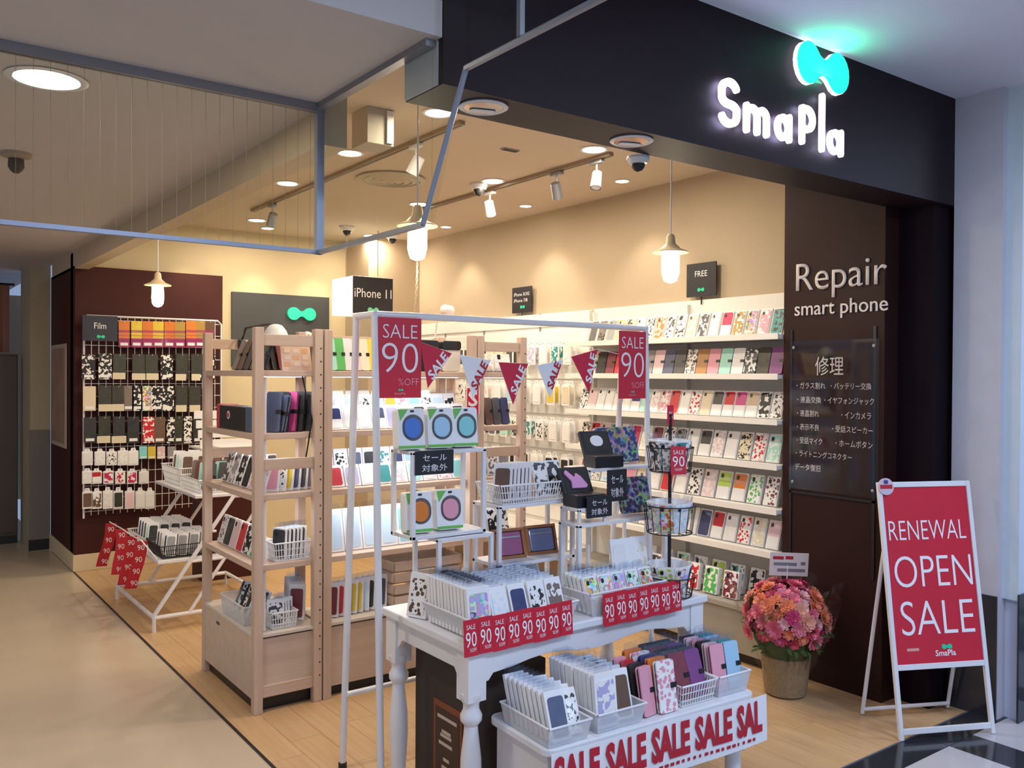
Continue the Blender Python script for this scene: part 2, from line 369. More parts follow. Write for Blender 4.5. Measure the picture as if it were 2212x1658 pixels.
cu = mb.build('fabric', mat('curtain_red', (.30, .12, .07), .9), c); cu.modifiers.new('t', 'SOLIDIFY').thickness = .004
MB().tube([(-.15, 0, .63), (1.09, 0, .63)], .012).build('rod', BLACKM, c)

# --- glass smoke barrier
g = thing('glass_smoke_barrier', 'clear glass smoke barrier with grey metal edging hanging from the ceiling', 'glass panel', (XL-.02, 2.87, ZCO))
gx, gz = -(XL-.02), -ZCO; off = Vector((-(XL-.02), -2.87, -ZCO))
def gb(a, b, name, m, bev=0):
    MB().box(Vector(a)+off, Vector(b)+off).build(name, m, g, bev)
XG = XL-.02
for (a, b) in ((-3.2, -1.7), (-1.7, -.2), (-.2, XG-.012)):
    gb((a+.003, 2.866, 1.985), (b-.003, 2.874, ZCO-.03), 'pane', GLASS)
gb((XG-.004, 2.11, 1.985), (XG+.004, 2.858, ZCO-.03), 'pane', GLASS)
# lower pane edge climbs at the fascia, then runs on above it
def slab(pts, name, m, t=.008):   # outline in YZ at x = XG
    v = [Vector((XG-t/2, y, z))+off for (y, z) in pts]+[Vector((XG+t/2, y, z))+off for (y, z) in pts]; n = len(pts)
    MB().add(v, [tuple(range(n)), tuple(range(2*n-1, n-1, -1))]+[(i, i+n, (i+1) % n+n, (i+1) % n) for i in range(n)]).build(name, m, g)
slab([(2.105, 1.985), (2.105, ZM), (1.93, ZM), (1.93, 2.385), (2.10, 1.985)], 'pane', GLASS)
slab([(1.926, 2.37), (1.926, ZM), (1.70, ZM), (1.70, 2.37)], 'pane', GLASS)
slab([(1.697, 2.37), (1.697, ZM), (1.0, ZM), (1.0, 2.37)], 'pane', GLASS)
gb((-3.2, 2.86, 1.972), (XG+.008, 2.88, 1.986), 'edge_rail', STEELT)
gb((XG-.008, 2.155, 1.972), (XG+.008, 2.86, 1.986), 'edge_rail', GREYM)
gb((-3.2, 2.855, ZCO-.03), (XG+.015, 2.885, ZCO), 'top_channel', GREYM)
gb((XG-.015, 2.12, ZCO-.02), (XG+.015, 2.855, ZCO), 'top_channel', GREYM)
gb((XG-.013, 2.857, 1.972), (XG+.013, 2.883, ZCO), 'corner_post', STEELT)
MB().tube([Vector(q)+off for q in ((XG, 2.155, 1.98), (XG, 1.936, 2.362))], .0085, 6).build('slanted_edge_rail', STEELT, g)
MB().tube([Vector(q)+off for q in ((XG, 1.936, 2.362), (XG, .9, 2.366))], .0095, 6).build('edge_rail', GREYM, g)
gb((XG-.007, 1.69, 2.37), (XG+.007, 1.705, ZM), 'joint_bar', GREYM)
# thin wires of the wired glass
wm = mat('glass_wire', (.30, .265, .22), .8, spec=.1)
for i in range(34):
    gb((1.24-.045*i-.0005, 2.8775, 1.99), (1.24-.045*i+.0005, 2.8785, ZCO-.03), 'wire', wm)

# ================================================================ SHOP SIGN
sg = thing('shop_sign', 'illuminated white shop name lettering with green dumbbell logo on the fascia', 'sign', (2.85, 2.09, 2.6))
YS = 2.055
def fpt(x, y): q = hit(x, y, 'y', YS); return Vector((q.x-2.85, q.y-2.09, q.z-2.6))
def arc(cx, cz, rx, rz, a0, a1, n=14): return [(cx+rx*math.cos(R(a0+(a1-a0)*k/n)), cz+rz*math.sin(R(a0+(a1-a0)*k/n))) for k in range(n+1)]
STROKES = {'S': [arc(.5, .745, .40, .20, 25, 180)+arc(.48, .62, .38, .14, 180, 270, 6)[1:]+arc(.5, .36, .40, .12, 90, 0, 6)+arc(.5, .26, .40, .19, 0, -160)],
           'm': [[(.10, .08), (.10, .90)], arc(.32, .62, .22, .24, 180, 0)+[(.54, .08)], arc(.74, .62, .20, .24, 170, 0)+[(.94, .08)]],
           'a': [arc(.45, .48, .33, .36, 0, 360, 22), [(.84, .90), (.84, .08)]],
           'P': [[(.16, .06), (.16, .92)], [(.16, .92)]+arc(.46, .66, .36, .26, 90, -90)+[(.16, .40)]],
           'l': [[(.5, .05), (.5, .95)]]}
for (ch, x0, x1, yt, yb) in (('S', 1555, 1606, 162, 280), ('m', 1608, 1669, 218, 296), ('a', 1676, 1720, 236, 310), ('P', 1728, 1771, 221, 319), ('l', 1772, 1790, 193, 334), ('a', 1789, 1831, 270, 340)):
    a = fpt(x0, (yt+yb)/2); b = fpt(x1, (yt+yb)/2); t_ = fpt((x0+x1)/2, yt); b_ = fpt((x0+x1)/2, yb); mb = MB(); rr = .0128
    wx, hz = b.x-a.x, t_.z-b_.z
    for st in STROKES[ch]:
        pts = [(a.x+rr+(wx-2*rr)*u if ch != 'l' else (a.x+b.x)/2, b_.z+rr+(hz-2*rr)*v) for (u, v) in st]
        for k in range(len(pts)-1):
            d_ = Vector((pts[k+1][0]-pts[k][0], pts[k+1][1]-pts[k][1])); n_ = Vector((-d_.y, d_.x)).normalized()*rr
            q = [(pts[k][0]+n_.x, pts[k][1]+n_.y), (pts[k][0]-n_.x, pts[k][1]-n_.y), (pts[k+1][0]-n_.x, pts[k+1][1]-n_.y), (pts[k+1][0]+n_.x, pts[k+1][1]+n_.y)]
            mb.prism(q, -.030, -.016)
        for p_ in pts: mb.prism(rrect(2*rr, 2*rr, rr, 4, p_[0], p_[1]), -.030, -.016)
    mb.build('letter', SIGNW, sg)
lc = fpt(1782, 146); le = fpt(1727, 130); ri = fpt(1836, 160)
lw = (ri.x-le.x); s_ = lw/4.64
pts = [(lc.x+q[0], lc.z+q[1]*1.12-q[0]*.02) for q in dumbbell(s_)]
MB().prism(pts, -.034, -.026).build('logo', SIGNG, sg)
pts2 = [(lc.x-.001+q[0], lc.z+q[1]*1.12-q[0]*.02-.001) for q in dumbbell(s_*1.015)]
MB().prism(pts2, -.026, -.010).build('logo_rim', SIGNW, sg)
l_ = lamp('logo_edge_light', 'AREA', (2.85+lc.x, 2.055, 2.6+lc.z-.03), 1.3, (.05, 1, .45), .10, (math.pi-.5, 0, 0))


# ================================================================ CEILING FIXTURES
def downlight(x, y, z, r, label, group=None, deep=False):
    t = thing('downlight', label, 'ceiling light', (x, y, z), 0, group)
    MB().lathe([(r*1.18, 0), (r*1.22, -.004), (r*1.1, -.008), (r*.98, -.006), (r*.98, .0)], n=24).build('ring', WHITEM, t, smooth=True)
    if deep:
        MB().lathe([(r*.96, -.006), (r*.9, -.004), (r*.55, -.0022), (r*.2, -.002)], n=24).build('reflector', mat('reflector', (.5, .47, .44), .12, metal=1), t, smooth=True)
        MB().prism(rrect(r*1.3, r*.5, r*.2, 5), 0, .002).build('painted_glint', PAPER, t, loc=(.01, .02, -.0075), rot=(R(-90), 0, R(-20)))  # white piece painting the bright crescent inside the unlit reflector
    else: MB().lathe([(r*.96, -.0035), (r*.9, -.0055)], n=24).build('lens', LAMPW, t)
    return t
for (x, y) in DOWN: downlight(x, y, ZC, .065, 'round recessed downlight glowing in the beige shop ceiling', 'shop ceiling downlights')
for (x, y) in DOWN_WALL: downlight(x, y, ZC, .042, 'small recessed downlight in the ceiling close to the beige side wall', 'small downlights along the side wall')
downlight(2.74, 7.25, ZC, .05, 'small recessed downlight in the ceiling by the cream back wall')
downlight(1.50, 2.19, ZS, .062, 'unlit round downlight in the brown soffit at the glass barrier', None, True)
downlight(2.12, 2.19, ZS, .062, 'unlit round downlight in the brown soffit towards the lit shop name', None, True)
downlight(.46, 3.15, ZCO, .10, 'large round downlight in the corridor ceiling')

def pendant(x, y, z, label):      # z = bottom of the glass
    t = thing('pendant_lamp', label, 'pendant lamp', (x, y, ZC), 0, None); o = z-ZC
    MB().lathe([(.03, 0), (.03, -.02), (.008, -.028)], n=16).build('ceiling_cap', WHITEM, t, smooth=True)
    MB().tube([(0, 0, -.02), (0, 0, o+.22)], .004, 6).build('cord', WHITEM, t)
    MB().lathe([(.012, o+.235), (.02, o+.225), (.024, o+.19), (.05, o+.165), (.085, o+.15), (.087, o+.145), (.05, o+.158), (.02, o+.175)], n=24).build('shade', mat('lamp_shade', (.80, .66, .42), .4), t, smooth=True)
    MB().lathe([(.034, o+.155), (.038, o+.13), (.040, o+.06), (.036, o+.025), (.024, o+.007), (.006, o)], n=20).build('glass', BULB, t, smooth=True)
    for k in range(4):
        a = R(45+90*k); MB().tube([(.043*math.cos(a), .043*math.sin(a), o+.15), (.043*math.cos(a), .043*math.sin(a), o+.05), (.03*math.cos(a), .03*math.sin(a), o+.008)], .0012, 4).build('guard_wire', WHITEM, t)
    l = lamp('pendant_light', 'POINT', (x, y, z-.05), 2.2, WARM, .05)
    return t
pendant(1.57, 6.17, 2.0, 'small glass pendant lamp hanging before the dark brown grid wall')
pendant(1.87, 3.22, 2.035, 'glass pendant lamp with chain hanging behind the glass smoke barrier')
pendant(3.1, 2.93, 2.0, 'glass pendant lamp hanging before the white wall shelves')
ch = thing('lamp_chain', 'pale chain hanging below the glass pendant lamp behind the smoke barrier', 'chain', (1.87, 3.22, 1.62))
for k in range(26):
    a = (k % 2)*math.pi/2; z0 = .40-.0155*k; x0 = -.0006*k*k*.12
    MB().tube([(x0+.004*math.cos(2*math.pi*q/8)*math.cos(a), .004*math.cos(2*math.pi*q/8)*math.sin(a), z0+.0095*math.sin(2*math.pi*q/8)) for q in range(9)], .0014, 4).build('chain_link', mat('chain_cream', (.75, .62, .42), .4), ch)

def track(x, y0, y1, label, spots):
    t = tag(MB().box((x-.017, y0, ZC-.022), (x+.017, y1, ZC), 0).box((x-.006, y0+.01, ZC-.0235), (x+.006, y1-.01, ZC-.0215), 1).build('lighting_track', [TRACK, BLACK], None, .002), label, 'lighting track')
    for (y, tilt, lbl, m) in spots:
        s = thing('track_spotlight', lbl, 'spotlight', (x, y, ZC-.024))
        MB().box((-.016, -.05, -.02), (.016, .05, 0)).build('adapter', m, s, .003)
        MB().tube([(0, 0, -.02), (0, 0, -.075)], .006, 8).build('stem', m, s)
        h = MB().lathe([(.022, .05), (.030, .045), (.034, -.05), (.030, -.052), (.026, -.03)], n=18).build('head', m, s, smooth=True, loc=(0, 0, -.11), rot=tilt)
        MB().lathe([(.027, -.048), (.02, -.05)], n=18).build('lens', LAMPW if m is WHITEM else PAPER, h)
track(2.34, 3.6, 6.5, 'tan lighting track running above the wooden racks', [(4.05, (R(25), R(15), 0), 'pale spotlight on the track behind the glass barrier', WHITEM), (6.1, (R(35), 0, 0), 'spotlight at the far end of the track over the racks', GREYM)])
track(3.33, 3.6, 5.75, 'tan lighting track running beside the beige side wall', [(4.78, (R(20), R(-28), 0), 'pale spotlight tilted to the side wall, beside the dome camera', WHITEM), (4.08, (R(12), R(-25), 0), 'grey spotlight in the middle of the track by the side wall', GREYM), (3.72, (R(-8), R(15), 0), 'grey spotlight at the fascia end of the track', GREYM)])
def dome(x, y, z, label, sc=1):
    t = thing('dome_camera', label, 'security camera', (x, y, z))
    MB().lathe([(.06*sc, 0), (.062*sc, -.012*sc), (.048*sc, -.035*sc), (.03*sc, -.04*sc)], n=22).build('housing', WHITEM, t, smooth=True)
    MB().lathe([(.036*sc, -.038*sc), (.034*sc, -.055*sc), (.022*sc, -.072*sc), (.006*sc, -.08*sc)], n=18).build('dome', BLACK, t, smooth=True)
dome(3.2, 4.72, ZC, 'white dome camera with black eye beside the lighting track')
dome(3.24, 6.75, ZC, 'white dome camera in the far part of the shop ceiling')
dome(3.75, 6.9, ZC, 'small white dome camera by the corner pier')
dome(2.3, 2.34, ZS-.0, 'small black dome camera under the back edge of the fascia', .7)
t = thing('air_diffuser', 'large round ceiling air diffuser above the wooden racks', 'air vent', (2.67, 4.93, ZC))
for k, r in enumerate((.215, .165, .115, .065)):
    MB().lathe([(r, -.002), (r+.004, -.012-.004*k), (r-.03, -.02-.004*k), (r-.034, -.012-.004*k)], n=36).build('ring', mat('diffuser_grey', (.50, .44, .34), .5), t, smooth=True)
MB().lathe([(.03, 0), (.03, -.02), (.02, -.03)], n=20).build('hub', mat('diffuser_grey', (.5, .44, .34), .5), t)
t = thing('smoke_detector', 'dark bell shaped fire detector on the corridor ceiling', 'detector', (.51, 4.3, ZCO))
MB().lathe([(.062, 0), (.06, -.015), (.03, -.025)], n=20).build('base', mat('detector_tan', (.36, .29, .22), .5), t, smooth=True)
MB().lathe([(.03, -.022), (.032, -.06), (.024, -.075), (.012, -.085)], n=16).build('sensor', mat('detector_dark', (.07, .05, .04), .5), t, smooth=True)
t = thing('ceiling_box', 'grey rectangular box hanging from the ceiling behind the smoke barrier', 'duct box', (1.93, 3.75, ZC))
MB().box((-.07, -.08, -.17), (.07, .08, 0)).build('body', mat('box_grey', (.44, .40, .33), .6), t, .003)
MB().box((.03, -.088, -.16), (.065, -.08, -.005)).build('cover', WHITEM, t, .002)
t = thing('ceiling_vent', 'small slotted air vent in the beige shop ceiling', 'air vent', (2.85, 3.9, ZC))
MB().box((-.055, -.02, -.006), (.055, .02, 0)).build('frame', mat('vent_grey', (.35, .33, .34), .5), t, .002)
for k in range(4): MB().box((-.048, -.015+.009*k-.002, -.0085), (.048, -.015+.009*k+.002, -.006)).build('slat', BLACKM, t)

# ================================================================ WOODEN ISLAND RACKS
SHZ = [1.569, 1.278, .998, .675]
def rack(x0, x1, y0, y1, label, ends=True, name='wooden_rack', led=None, door=True):
    t = thing(name, label, 'display rack', ((x0+x1)/2, (y0+y1)/2, 0)); cx, cy = (x0+x1)/2, (y0+y1)/2
    hx, hy = (x1-x0)/2, (y1-y0)/2; pw = .042
    for sx in (-1, 1):
        for sy in (-1, 1):
            post = MB().box((-pw/2, -pw/2, 0), (pw/2, pw/2, 1.765)).build('post', PINE, t, .003, loc=(sx*(hx-pw/2), sy*(hy-pw/2), 0))
            if sy < 0 and ends and sx > 0:
                hm = MB()
                for k in range(26): hm.box((.006, -pw/2-.0006, .12+.062*k), (.012, -pw/2, .128+.062*k))
                hm.build('peg_holes', BLACK, post)['kind'] = 'stuff'
    ix = hx-pw
    for sy in (-1, 1):
        zz = (1.682, 1.11, .07) if ends else ((1.70,) if sy > 0 else ())
        for z in zz:
            MB().box((-ix, sy*(hy-pw/2)-.012, z), (ix, sy*(hy-pw/2)+.012, z+.052)).build('rung', PINEX, t, .002)
    for z in SHZ:
        sh = MB().box((-hx+.004, -hy+pw*.6, z-.028), (hx-.004, hy-pw*.6, z)).build('shelf', PINEX, t, .003)
        MB().box((-hx+.05, -hy+.11, z-.032), (hx-.05, -hy+.125, z-.0285)).build('light_strip', LED, sh)
    # base cabinet
    b = MB().box((-hx+.006, -hy+.03, .06), (-hx+.022, hy-.02, .355)).box((hx-.022, -hy+.03, .06), (hx-.006, hy-.02, .355)).box((-hx+.022, hy-.035, .06), (hx-.022, hy-.02, .355)).box((-hx+.022, -hy+.03, .06), (hx-.022, hy-.035, .075)).build('base_cabinet', PLY, t, .002)
    MB().box((-hx+.024, -hy+.022, .115 if ends else .05), (hx-.024, -hy+.04, .335)).build('front_panel', PLY, t, .002)
    MB().box((-hx+.004, -hy+.008, .345), (hx-.004, hy-.02, .362)).build('base_top', mat('base_top_pale', (.66, .60, .53), .45), t, .003)
    MB().box((-hx+.03, -hy+.05, 0), (hx-.03, hy-.03, .06)).build('plinth', BLACK, t)
    if ends:
        MB().prism(rrect(.05, .014, .007), -hx+.0045, -hx+.006).build('handle_slot', BLACK, t, rot=(0, 0, R(-90)), loc=(0, 0, .30)).location = (0, .14, .30)
    if led:
        MB().tube([(led[0], led[1], .365), (led[0], led[1], 1.53)], .008, 10).build('light_tube', WHITEM, t)
    return t
LED = emis('led_strip', (.80, .88, 1), 2.2)
rack(1.405, 1.735, 3.865, 4.64, 'pine end rack with baskets and cases beside the corridor floor', led=(-.10, -.335))
rack(1.742, 2.615, 3.865, 4.22, 'wide pine rack between the two narrow end racks', ends=False)
rack(2.622, 2.95, 3.865, 4.64, 'pine end rack behind the sale pennants, away from the corridor')
for (x, y, ln) in ((1.57, 4.25, .5), (2.18, 4.0, .7), (2.78, 4.25, .5)):
    for z in SHZ[:3]:
        d_ = bpy.data.lights.new('rack_strip_light', 'AREA'); d_.shape = 'RECTANGLE'; d_.size = .06; d_.size_y = ln; d_.energy = 1.3; d_.color = (.86, .92, 1)
        o_ = bpy.data.objects.new('rack_strip_light', d_); COL.objects.link(o_); o_.location = (x, y-.08, z-.045); o_.rotation_euler = (0, 0, R(90) if ln > .6 else 0)

# ================================================================ WALL SHELVES (side wall)
SX = 3.85
WZ = [1.779, 1.565, 1.324, 1.086, .85, .617]
t = thing('wall_shelving', 'white wall shelving filled with phone cases along the beige side wall', 'shelving', (4.0, 3.74, 0))
def wb(a, b, n, m=SHELFW, bev=.002): return MB().box((a[0]-4, a[1]-3.74, a[2]), (b[0]-4, b[1]-3.74, b[2])).build(n, m, t, bev)
wb((4.12, 2.865, .3), (4.148, 4.62, 2.025), 'back_panel')
for z in WZ:
    s = wb((SX, 2.866, z-.022), (4.12, 4.60, z), 'shelf')
    MB().box((SX-.006-4, 2.866-3.74, z-.026), (SX-4, 4.60-3.74, z+.006)).build('price_rail', SHELFW, s)
for y in (2.866, 3.72, 4.588):
    wb((4.09, y, .3), (4.12, y+.014, 2.0), 'upright')
wb((3.80, 2.866, .055), (4.14, 4.62, .29), 'base_cabinet', mat('base_greybeige', (.36, .33, .28), .5))
wb((3.78, 2.866, .29), (4.145, 4.63, .318), 'base_top', mat('base_greybeige', (.36, .33, .28), .5))
wb((3.83, 2.866, 0), (4.13, 4.62, .055), 'plinth', BLACK)
# hook wall farther in
t = thing('hook_wall', 'white slatted hook wall for hanging phone cases behind the wooden racks', 'shelving', (4.1, 5.6, 0))
MB().box((-.0, -.97, .25), (.048, 1.45, 2.02)).build('back_panel', SHELFW, t, .002)
for k in range(13): MB().box((-.014, -.97, .36+.13*k), (0, 1.45, .455+.13*k)).build('slat', SHELFW, t, .002)
MB().box((-.28, -.95, .30), (0, 1.45, .34)).build('base_shelf', SHELFW, t, .002)
for y in (-.4, .35, .95): MB().box((-.012, y-.004, 1.83), (-.002, y+.004, 2.02)).build('seam', GREYM, t)
HOOK = {}
def hook_mesh(ln):
    if ln not in HOOK:
        HOOK[ln] = MB().tube([(0, 0, 0), (0, -ln, 0), (0, -ln-.006, .012)], .0018, 5).mesh('hook', WHITEM)
    return HOOK[ln]

# ================================================================ TABLE AND BENCH
def turned(h, r):
    return [(r*.55, 0), (r*.75, .01), (r*.8, h*.10), (r*1.0, h*.30), (r*.95, h*.42), (r*.7, h*.55), (r*.62, h*.60), (r*1.0, h*.63), (r*1.02, h*.66), (r*.75, h*.69), (r*.75, h*.72), (r*1.05, h*.75), (r*1.05, h*.78)]
TX0, TX1, TY0, TY1, TZ = 1.585, 2.765, 2.39, 2.99, .66
t = thing('display_table', 'white painted display table with turned legs carrying baskets of sale cases', 'table', ((TX0+TX1)/2, (TY0+TY1)/2, 0))
hx, hy = (TX1-TX0)/2, (TY1-TY0)/2
MB().box((-hx, -hy, TZ-.03), (hx, hy, TZ)).build('table_top', WHITE, t, .006)
sc = [(-hx+.03, TZ-.03), (hx-.03, TZ-.03), (hx-.03, TZ-.14)]
sc += [(hx-.10, TZ-.14)]+[(hx-.12-(2*hx-.24)*k/12, TZ-.105-.012*math.cos(4*math.pi*k/12)) for k in range(13)]+[(-hx+.10, TZ-.14), (-hx+.03, TZ-.14)]
MB().prism(sc, -hy+.02, -hy+.04).build('apron', WHITE, t, .002)
MB().prism(sc, hy-.04, hy-.02).build('apron', WHITE, t, .002)
for sx in (-1, 1):
    sc2 = [(-hy+.04, TZ-.03), (hy-.04, TZ-.03), (hy-.04, TZ-.14), (hy-.09, TZ-.14), (hy-.12, TZ-.105), (-hy+.12, TZ-.105), (-hy+.09, TZ-.14), (-hy+.04, TZ-.14)]
    MB().prism(sc2, -.01, .01).build('apron', WHITE, t, .002, loc=(sx*(hx-.035), 0, 0), rot=(0, 0, R(90)))
    for sy in (-1, 1):
        lg = MB().lathe(turned(TZ-.16+.12, .037), n=20)
        lg.box((-.036, -.036, TZ-.20), (.036, .036, TZ-.03)).build('leg', WHITE, t, smooth=True, loc=(sx*(hx-.05), sy*(hy-.05), 0))
BX0, BX1, BY0, BY1, BZ = 1.70, 2.655, 2.075, 2.43, .385
b = thing('display_bench', 'low white bench with sale banner standing before the white table', 'bench', ((BX0+BX1)/2, (BY0+BY1)/2, 0), R(-3))
bx, by = (BX1-BX0)/2, (BY1-BY0)/2
MB().prism(rrect(2*bx, 2*by, .04, 5), BZ-.024, BZ).build('bench_top', WHITE, b, .004).data.transform(Matrix(((1, 0, 0, 0), (0, 0, 1, 0), (0, 1, 0, 0), (0, 0, 0, 1))))
for sx in (-1, 1):
    pts = [(-by+.03, BZ-.024), (by-.03, BZ-.024), (by-.03, BZ-.22)]+[(by-.09-(2*by-.18)*k/10, BZ-.22+.07*math.sin(math.pi*k/10)) for k in range(11)]+[(-by+.03, BZ-.22)]
    MB().prism(pts, -.008, .008).build('apron', WHITE, b, .002, loc=(sx*(bx-.03), 0, 0), rot=(0, 0, R(90)))
    for sy in (-1, 1):
        MB().lathe([(q[0], q[1]) for q in turned(BZ-.03, .03)]+[(.03, BZ-.03)], n=18).build('leg', WHITE, b, smooth=True, loc=(sx*(bx-.06), sy*(by-.06), 0))
for sy in (-1, 1): MB().box((-bx+.04, sy*(by-.03)-.008, BZ-.085), (bx-.04, sy*(by-.03)+.008, BZ-.024)).build('apron', WHITE, b, .002)
# banner lying on the front edge of the bench
bn = thing('sale_banner', 'white cloth banner with red sale words along the bench front', 'banner', ((BX0+BX1)/2, BY0, BZ), R(-3.5))
n = 24; ban = MB(); L0, L1, ZT, ZB_ = -bx+.0, bx+.02, -.006, -.172
def bwave(u): return -.014-.004*math.sin(u*9)
vs = []
for k in range(n+1):
    u = k/n; x = L0+(L1-L0)*u; vs += [(x, bwave(u), ZT), (x, bwave(u)-.006, ZB_-.012*math.sin(u*3.0))]
ban.add(vs, [(2*k, 2*k+1, 2*k+3, 2*k+2) for k in range(n)])
bo = ban.build('cloth', PAPER, bn); bo.modifiers.new('t', 'SOLIDIFY').thickness = .0015
def onban(me):
    for v in me.vertices:
        u = (v.co.x-L0)/(L1-L0); v.co.y += bwave(u)-.0025-.005*max(0, min(1, (ZT-v.co.z)/.12))
cw = (L1-L0)/4.85
for k in range(5):
    s_ = 'SALE' if k < 4 else 'SAL'; wdt = cw*.88 if k < 4 else cw*.66
    o_ = text(s_, bn, INKR, L0+.008+cw*k+wdt/2, -.076, wdt, .118, bold=.045); onban(o_.data)
for k in range(34):
    MB().box((L0+.02+.0265*k, -.0005, -.160), (L0+.02+.0265*k+.008+.010*rnd.random(), 0, -.149)).build('small_print', INKR, bn); onban(bn.children[-1].data)
# box stored under the table
bx_ = thing('storage_box', 'dark brown carton with orange label stored under the white table', 'box', (1.845, 2.70, 0))
CB = mat('carton_brown', (.045, .03, .022), .7)
MB().box((-.16, -.20, 0), (.16, .20, .515)).build('carton', CB, bx_, .004)
lab = MB().box((-.162, -.13, .05), (-.16, .06, .36)).build('label', mat('label_orange', (.25, .065, .02), .6), bx_)
MB().box((-.1635, -.115, .075), (-.162, .045, .335)).build('label_panel', mat('label_dark', (.06, .03, .018), .6), lab)
for k, (z, a, b2) in enumerate(((.30, -.10, .03), (.25, -.06, 0), (.235, -.065, .01), (.205, -.07, .02), (.15, -.05, -.01), (.12, -.06, 0))):
    MB().box((-.1645, a, z), (-.1635, b2, z+.012)).build('label_mark', mat('label_print', (.6, .52, .42), .6), lab)

# ================================================================ GOODS
CN = {'white': (.82, .81, .79), 'cream': (.78, .68, .48), 'beige': (.60, .45, .30), 'red': (.60, .02, .03), 'crimson': (.55, .02, .10), 'pink': (.78, .34, .42), 'pale pink': (.80, .58, .60),
      'magenta': (.62, .06, .25), 'purple': (.20, .04, .20), 'maroon': (.19, .025, .04), 'navy': (.02, .03, .14), 'slate blue': (.09, .11, .20), 'blue': (.06, .18, .60), 'light blue': (.38, .62, .80),
      'teal': (.04, .30, .30), 'mint': (.38, .76, .64), 'green': (.10, .48, .10), 'lime': (.45, .65, .08), 'olive': (.018, .019, .007), 'grey': (.30, .30, .31), 'dark grey': (.07, .07, .075),
      'black': (.008, .008, .009), 'brown': (.13, .065, .035), 'tan': (.45, .22, .07), 'orange': (.72, .20, .02), 'yellow': (.75, .56, .04), 'gold': (.45, .28, .05), 'taupe': (.20, .16, .13), 'turquoise': (.25, .65, .66), 'lilac': (.50, .45, .70), 'ice blue': (.62, .78, .90)}
PK = {}
CLEARF = PGLASS
def pmesh(kind, w, h, d, akind):
    k = (kind, w, h, d, akind)
    if k in PK: return PK[k]
    A = ART[akind]
    if kind == 'box':
        body = MB().prism(rrect(w, h, .004, 2, 0, h/2), -d/2, d/2).mesh('package', CARD)
        a = MB().prism(rrect(w*.88, h*.92, .009, 3, 0, h*.49), -d/2-.003, -d/2+.001)
        a.prism(rrect(w*.2, w*.26, .005, 2, -w*.22, h*.82), -d/2-.0045, -d/2-.002, 1)
        child = ('printed_case', a.mesh('printed_case', [A, BLACK]))
    elif kind == 'flip':
        body = MB().prism(rrect(w, h, .010, 3, 0, h/2), -d/2, -d/2+d*.3).prism(rrect(w*.94, h*.96, .008, 2, 0, h/2), -d/2+d*.3, d/2-d*.3, 1).prism(rrect(w, h, .010, 3, 0, h/2), d/2-d*.3, d/2).mesh('folio', [A, BLACK])
        child = ('strap', MB().box((w/2-.004, -d/2-.0025, h*.45), (w/2+.003, d/2, h*.55)).box((w*.2, -d/2-.0028, h*.45), (w/2-.004, -d/2+.0005, h*.55)).mesh('strap', BLACK))
    elif kind == 'hang':
        o = rrect(w, h*.84, .004, 2, 0, h*.42)
        body = MB().prism(o, -d/2, d/2).prism([(-w*.28, h*.835), (w*.28, h*.835), (w*.20, h), (-w*.20, h)], -.0012, .0012).mesh('package', CARD)
        child = ('printed_case', MB().prism(rrect(w*.82, h*.66, .008, 3, 0, h*.42), -d/2-.003, -d/2+.001).prism(rrect(w*.14, h*.02, .003, 2, 0, h*.92), -.002, -.0011, 1).mesh('printed_case', [A, BLACK]))
    elif kind == 'full':      # colour all over the card, hanging
        body = MB().prism(rrect(w, h, .004, 2, 0, h/2), -d/2, d/2).mesh('package', A)
        child = ('label_strip', MB().box((-w*.35, -d/2-.0012, h*.07), (w*.35, -d/2, h*.18)).mesh('label_strip', CARD))
    elif kind == 'sleeve':
        body = MB().prism(rrect(w, h, .003, 2, 0, h/2), -d/2, d/2).mesh('package', CARD)
        child = ('printed_case', MB().prism(rrect(w*.78, h*.80, .010, 3, 0, h*.47), -d/2-.0025, -d/2+.001).mesh('printed_case', A))
    PK[k] = (body, child, MB().prism([(-w*.46, h), (w*.46, h), (w*.40, h+.028), (-w*.38, h+.024)], -.001, .001).mesh('clear_flap', CLEARF)); return PK[k]
NAMES = {'box': 'phone_case_package', 'flip': 'folio_phone_case', 'hang': 'hanging_phone_case_package', 'full': 'hanging_package', 'sleeve': 'sleeved_phone_case'}
WORD = {'plain': '', 'blotch': 'patterned ', 'dots': 'dotted ', 'ink': 'black printed ', 'multi': 'colourful ', 'split': 'two tone ', 'sunset': 'two tone '}
KW = {'box': 'boxed phone case', 'flip': 'folio phone case', 'hang': 'hanging case pack', 'full': 'hanging pack', 'sleeve': 'sleeved phone case'}
def pack(kind, loc, rz, lean, cname, akind, place, dims=(.082, .165, .016), flap=False, side=0):
    w, h, d = dims; body, (cn, cm), fm_ = pmesh(kind, w, h, d, akind)
    c = CN[cname]; j = .93+.14*rnd.random(); c = tuple(min(1, q*j) for q in c)
    o = put(NAMES[kind], body, None, loc=loc, rot=(-lean, side, rz), color=c)
    lab = (cname+' '+WORD[akind]+KW[kind]+' '+place).strip()
    tag(o, lab, 'phone case' if kind != 'full' else 'package', KW[kind]+'s '+place)
    put(cn, cm, o, color=c)
    if flap: put('clear_flap', fm_, o)
    return o
def row(kind, spec, p0, p1, rz, lean, place, dims=(.082, .165, .016), flap=False):
    """spec: 'colour:print' words spread from p0 to p1"""
    it = spec.split(',') if isinstance(spec, str) else spec; n = len(it); p0, p1 = Vector(p0), Vector(p1)
    for i, s_ in enumerate(it):
        s_ = s_.strip()
        if s_ == '-': continue
        cn, ak = (s_.split(':')+['plain'])[:2]
        p = p0.lerp(p1, (i+.5)/n)
        pack(kind, p, rz+R(rnd.uniform(-2, 2)), lean, cn, ak, place, dims, flap)
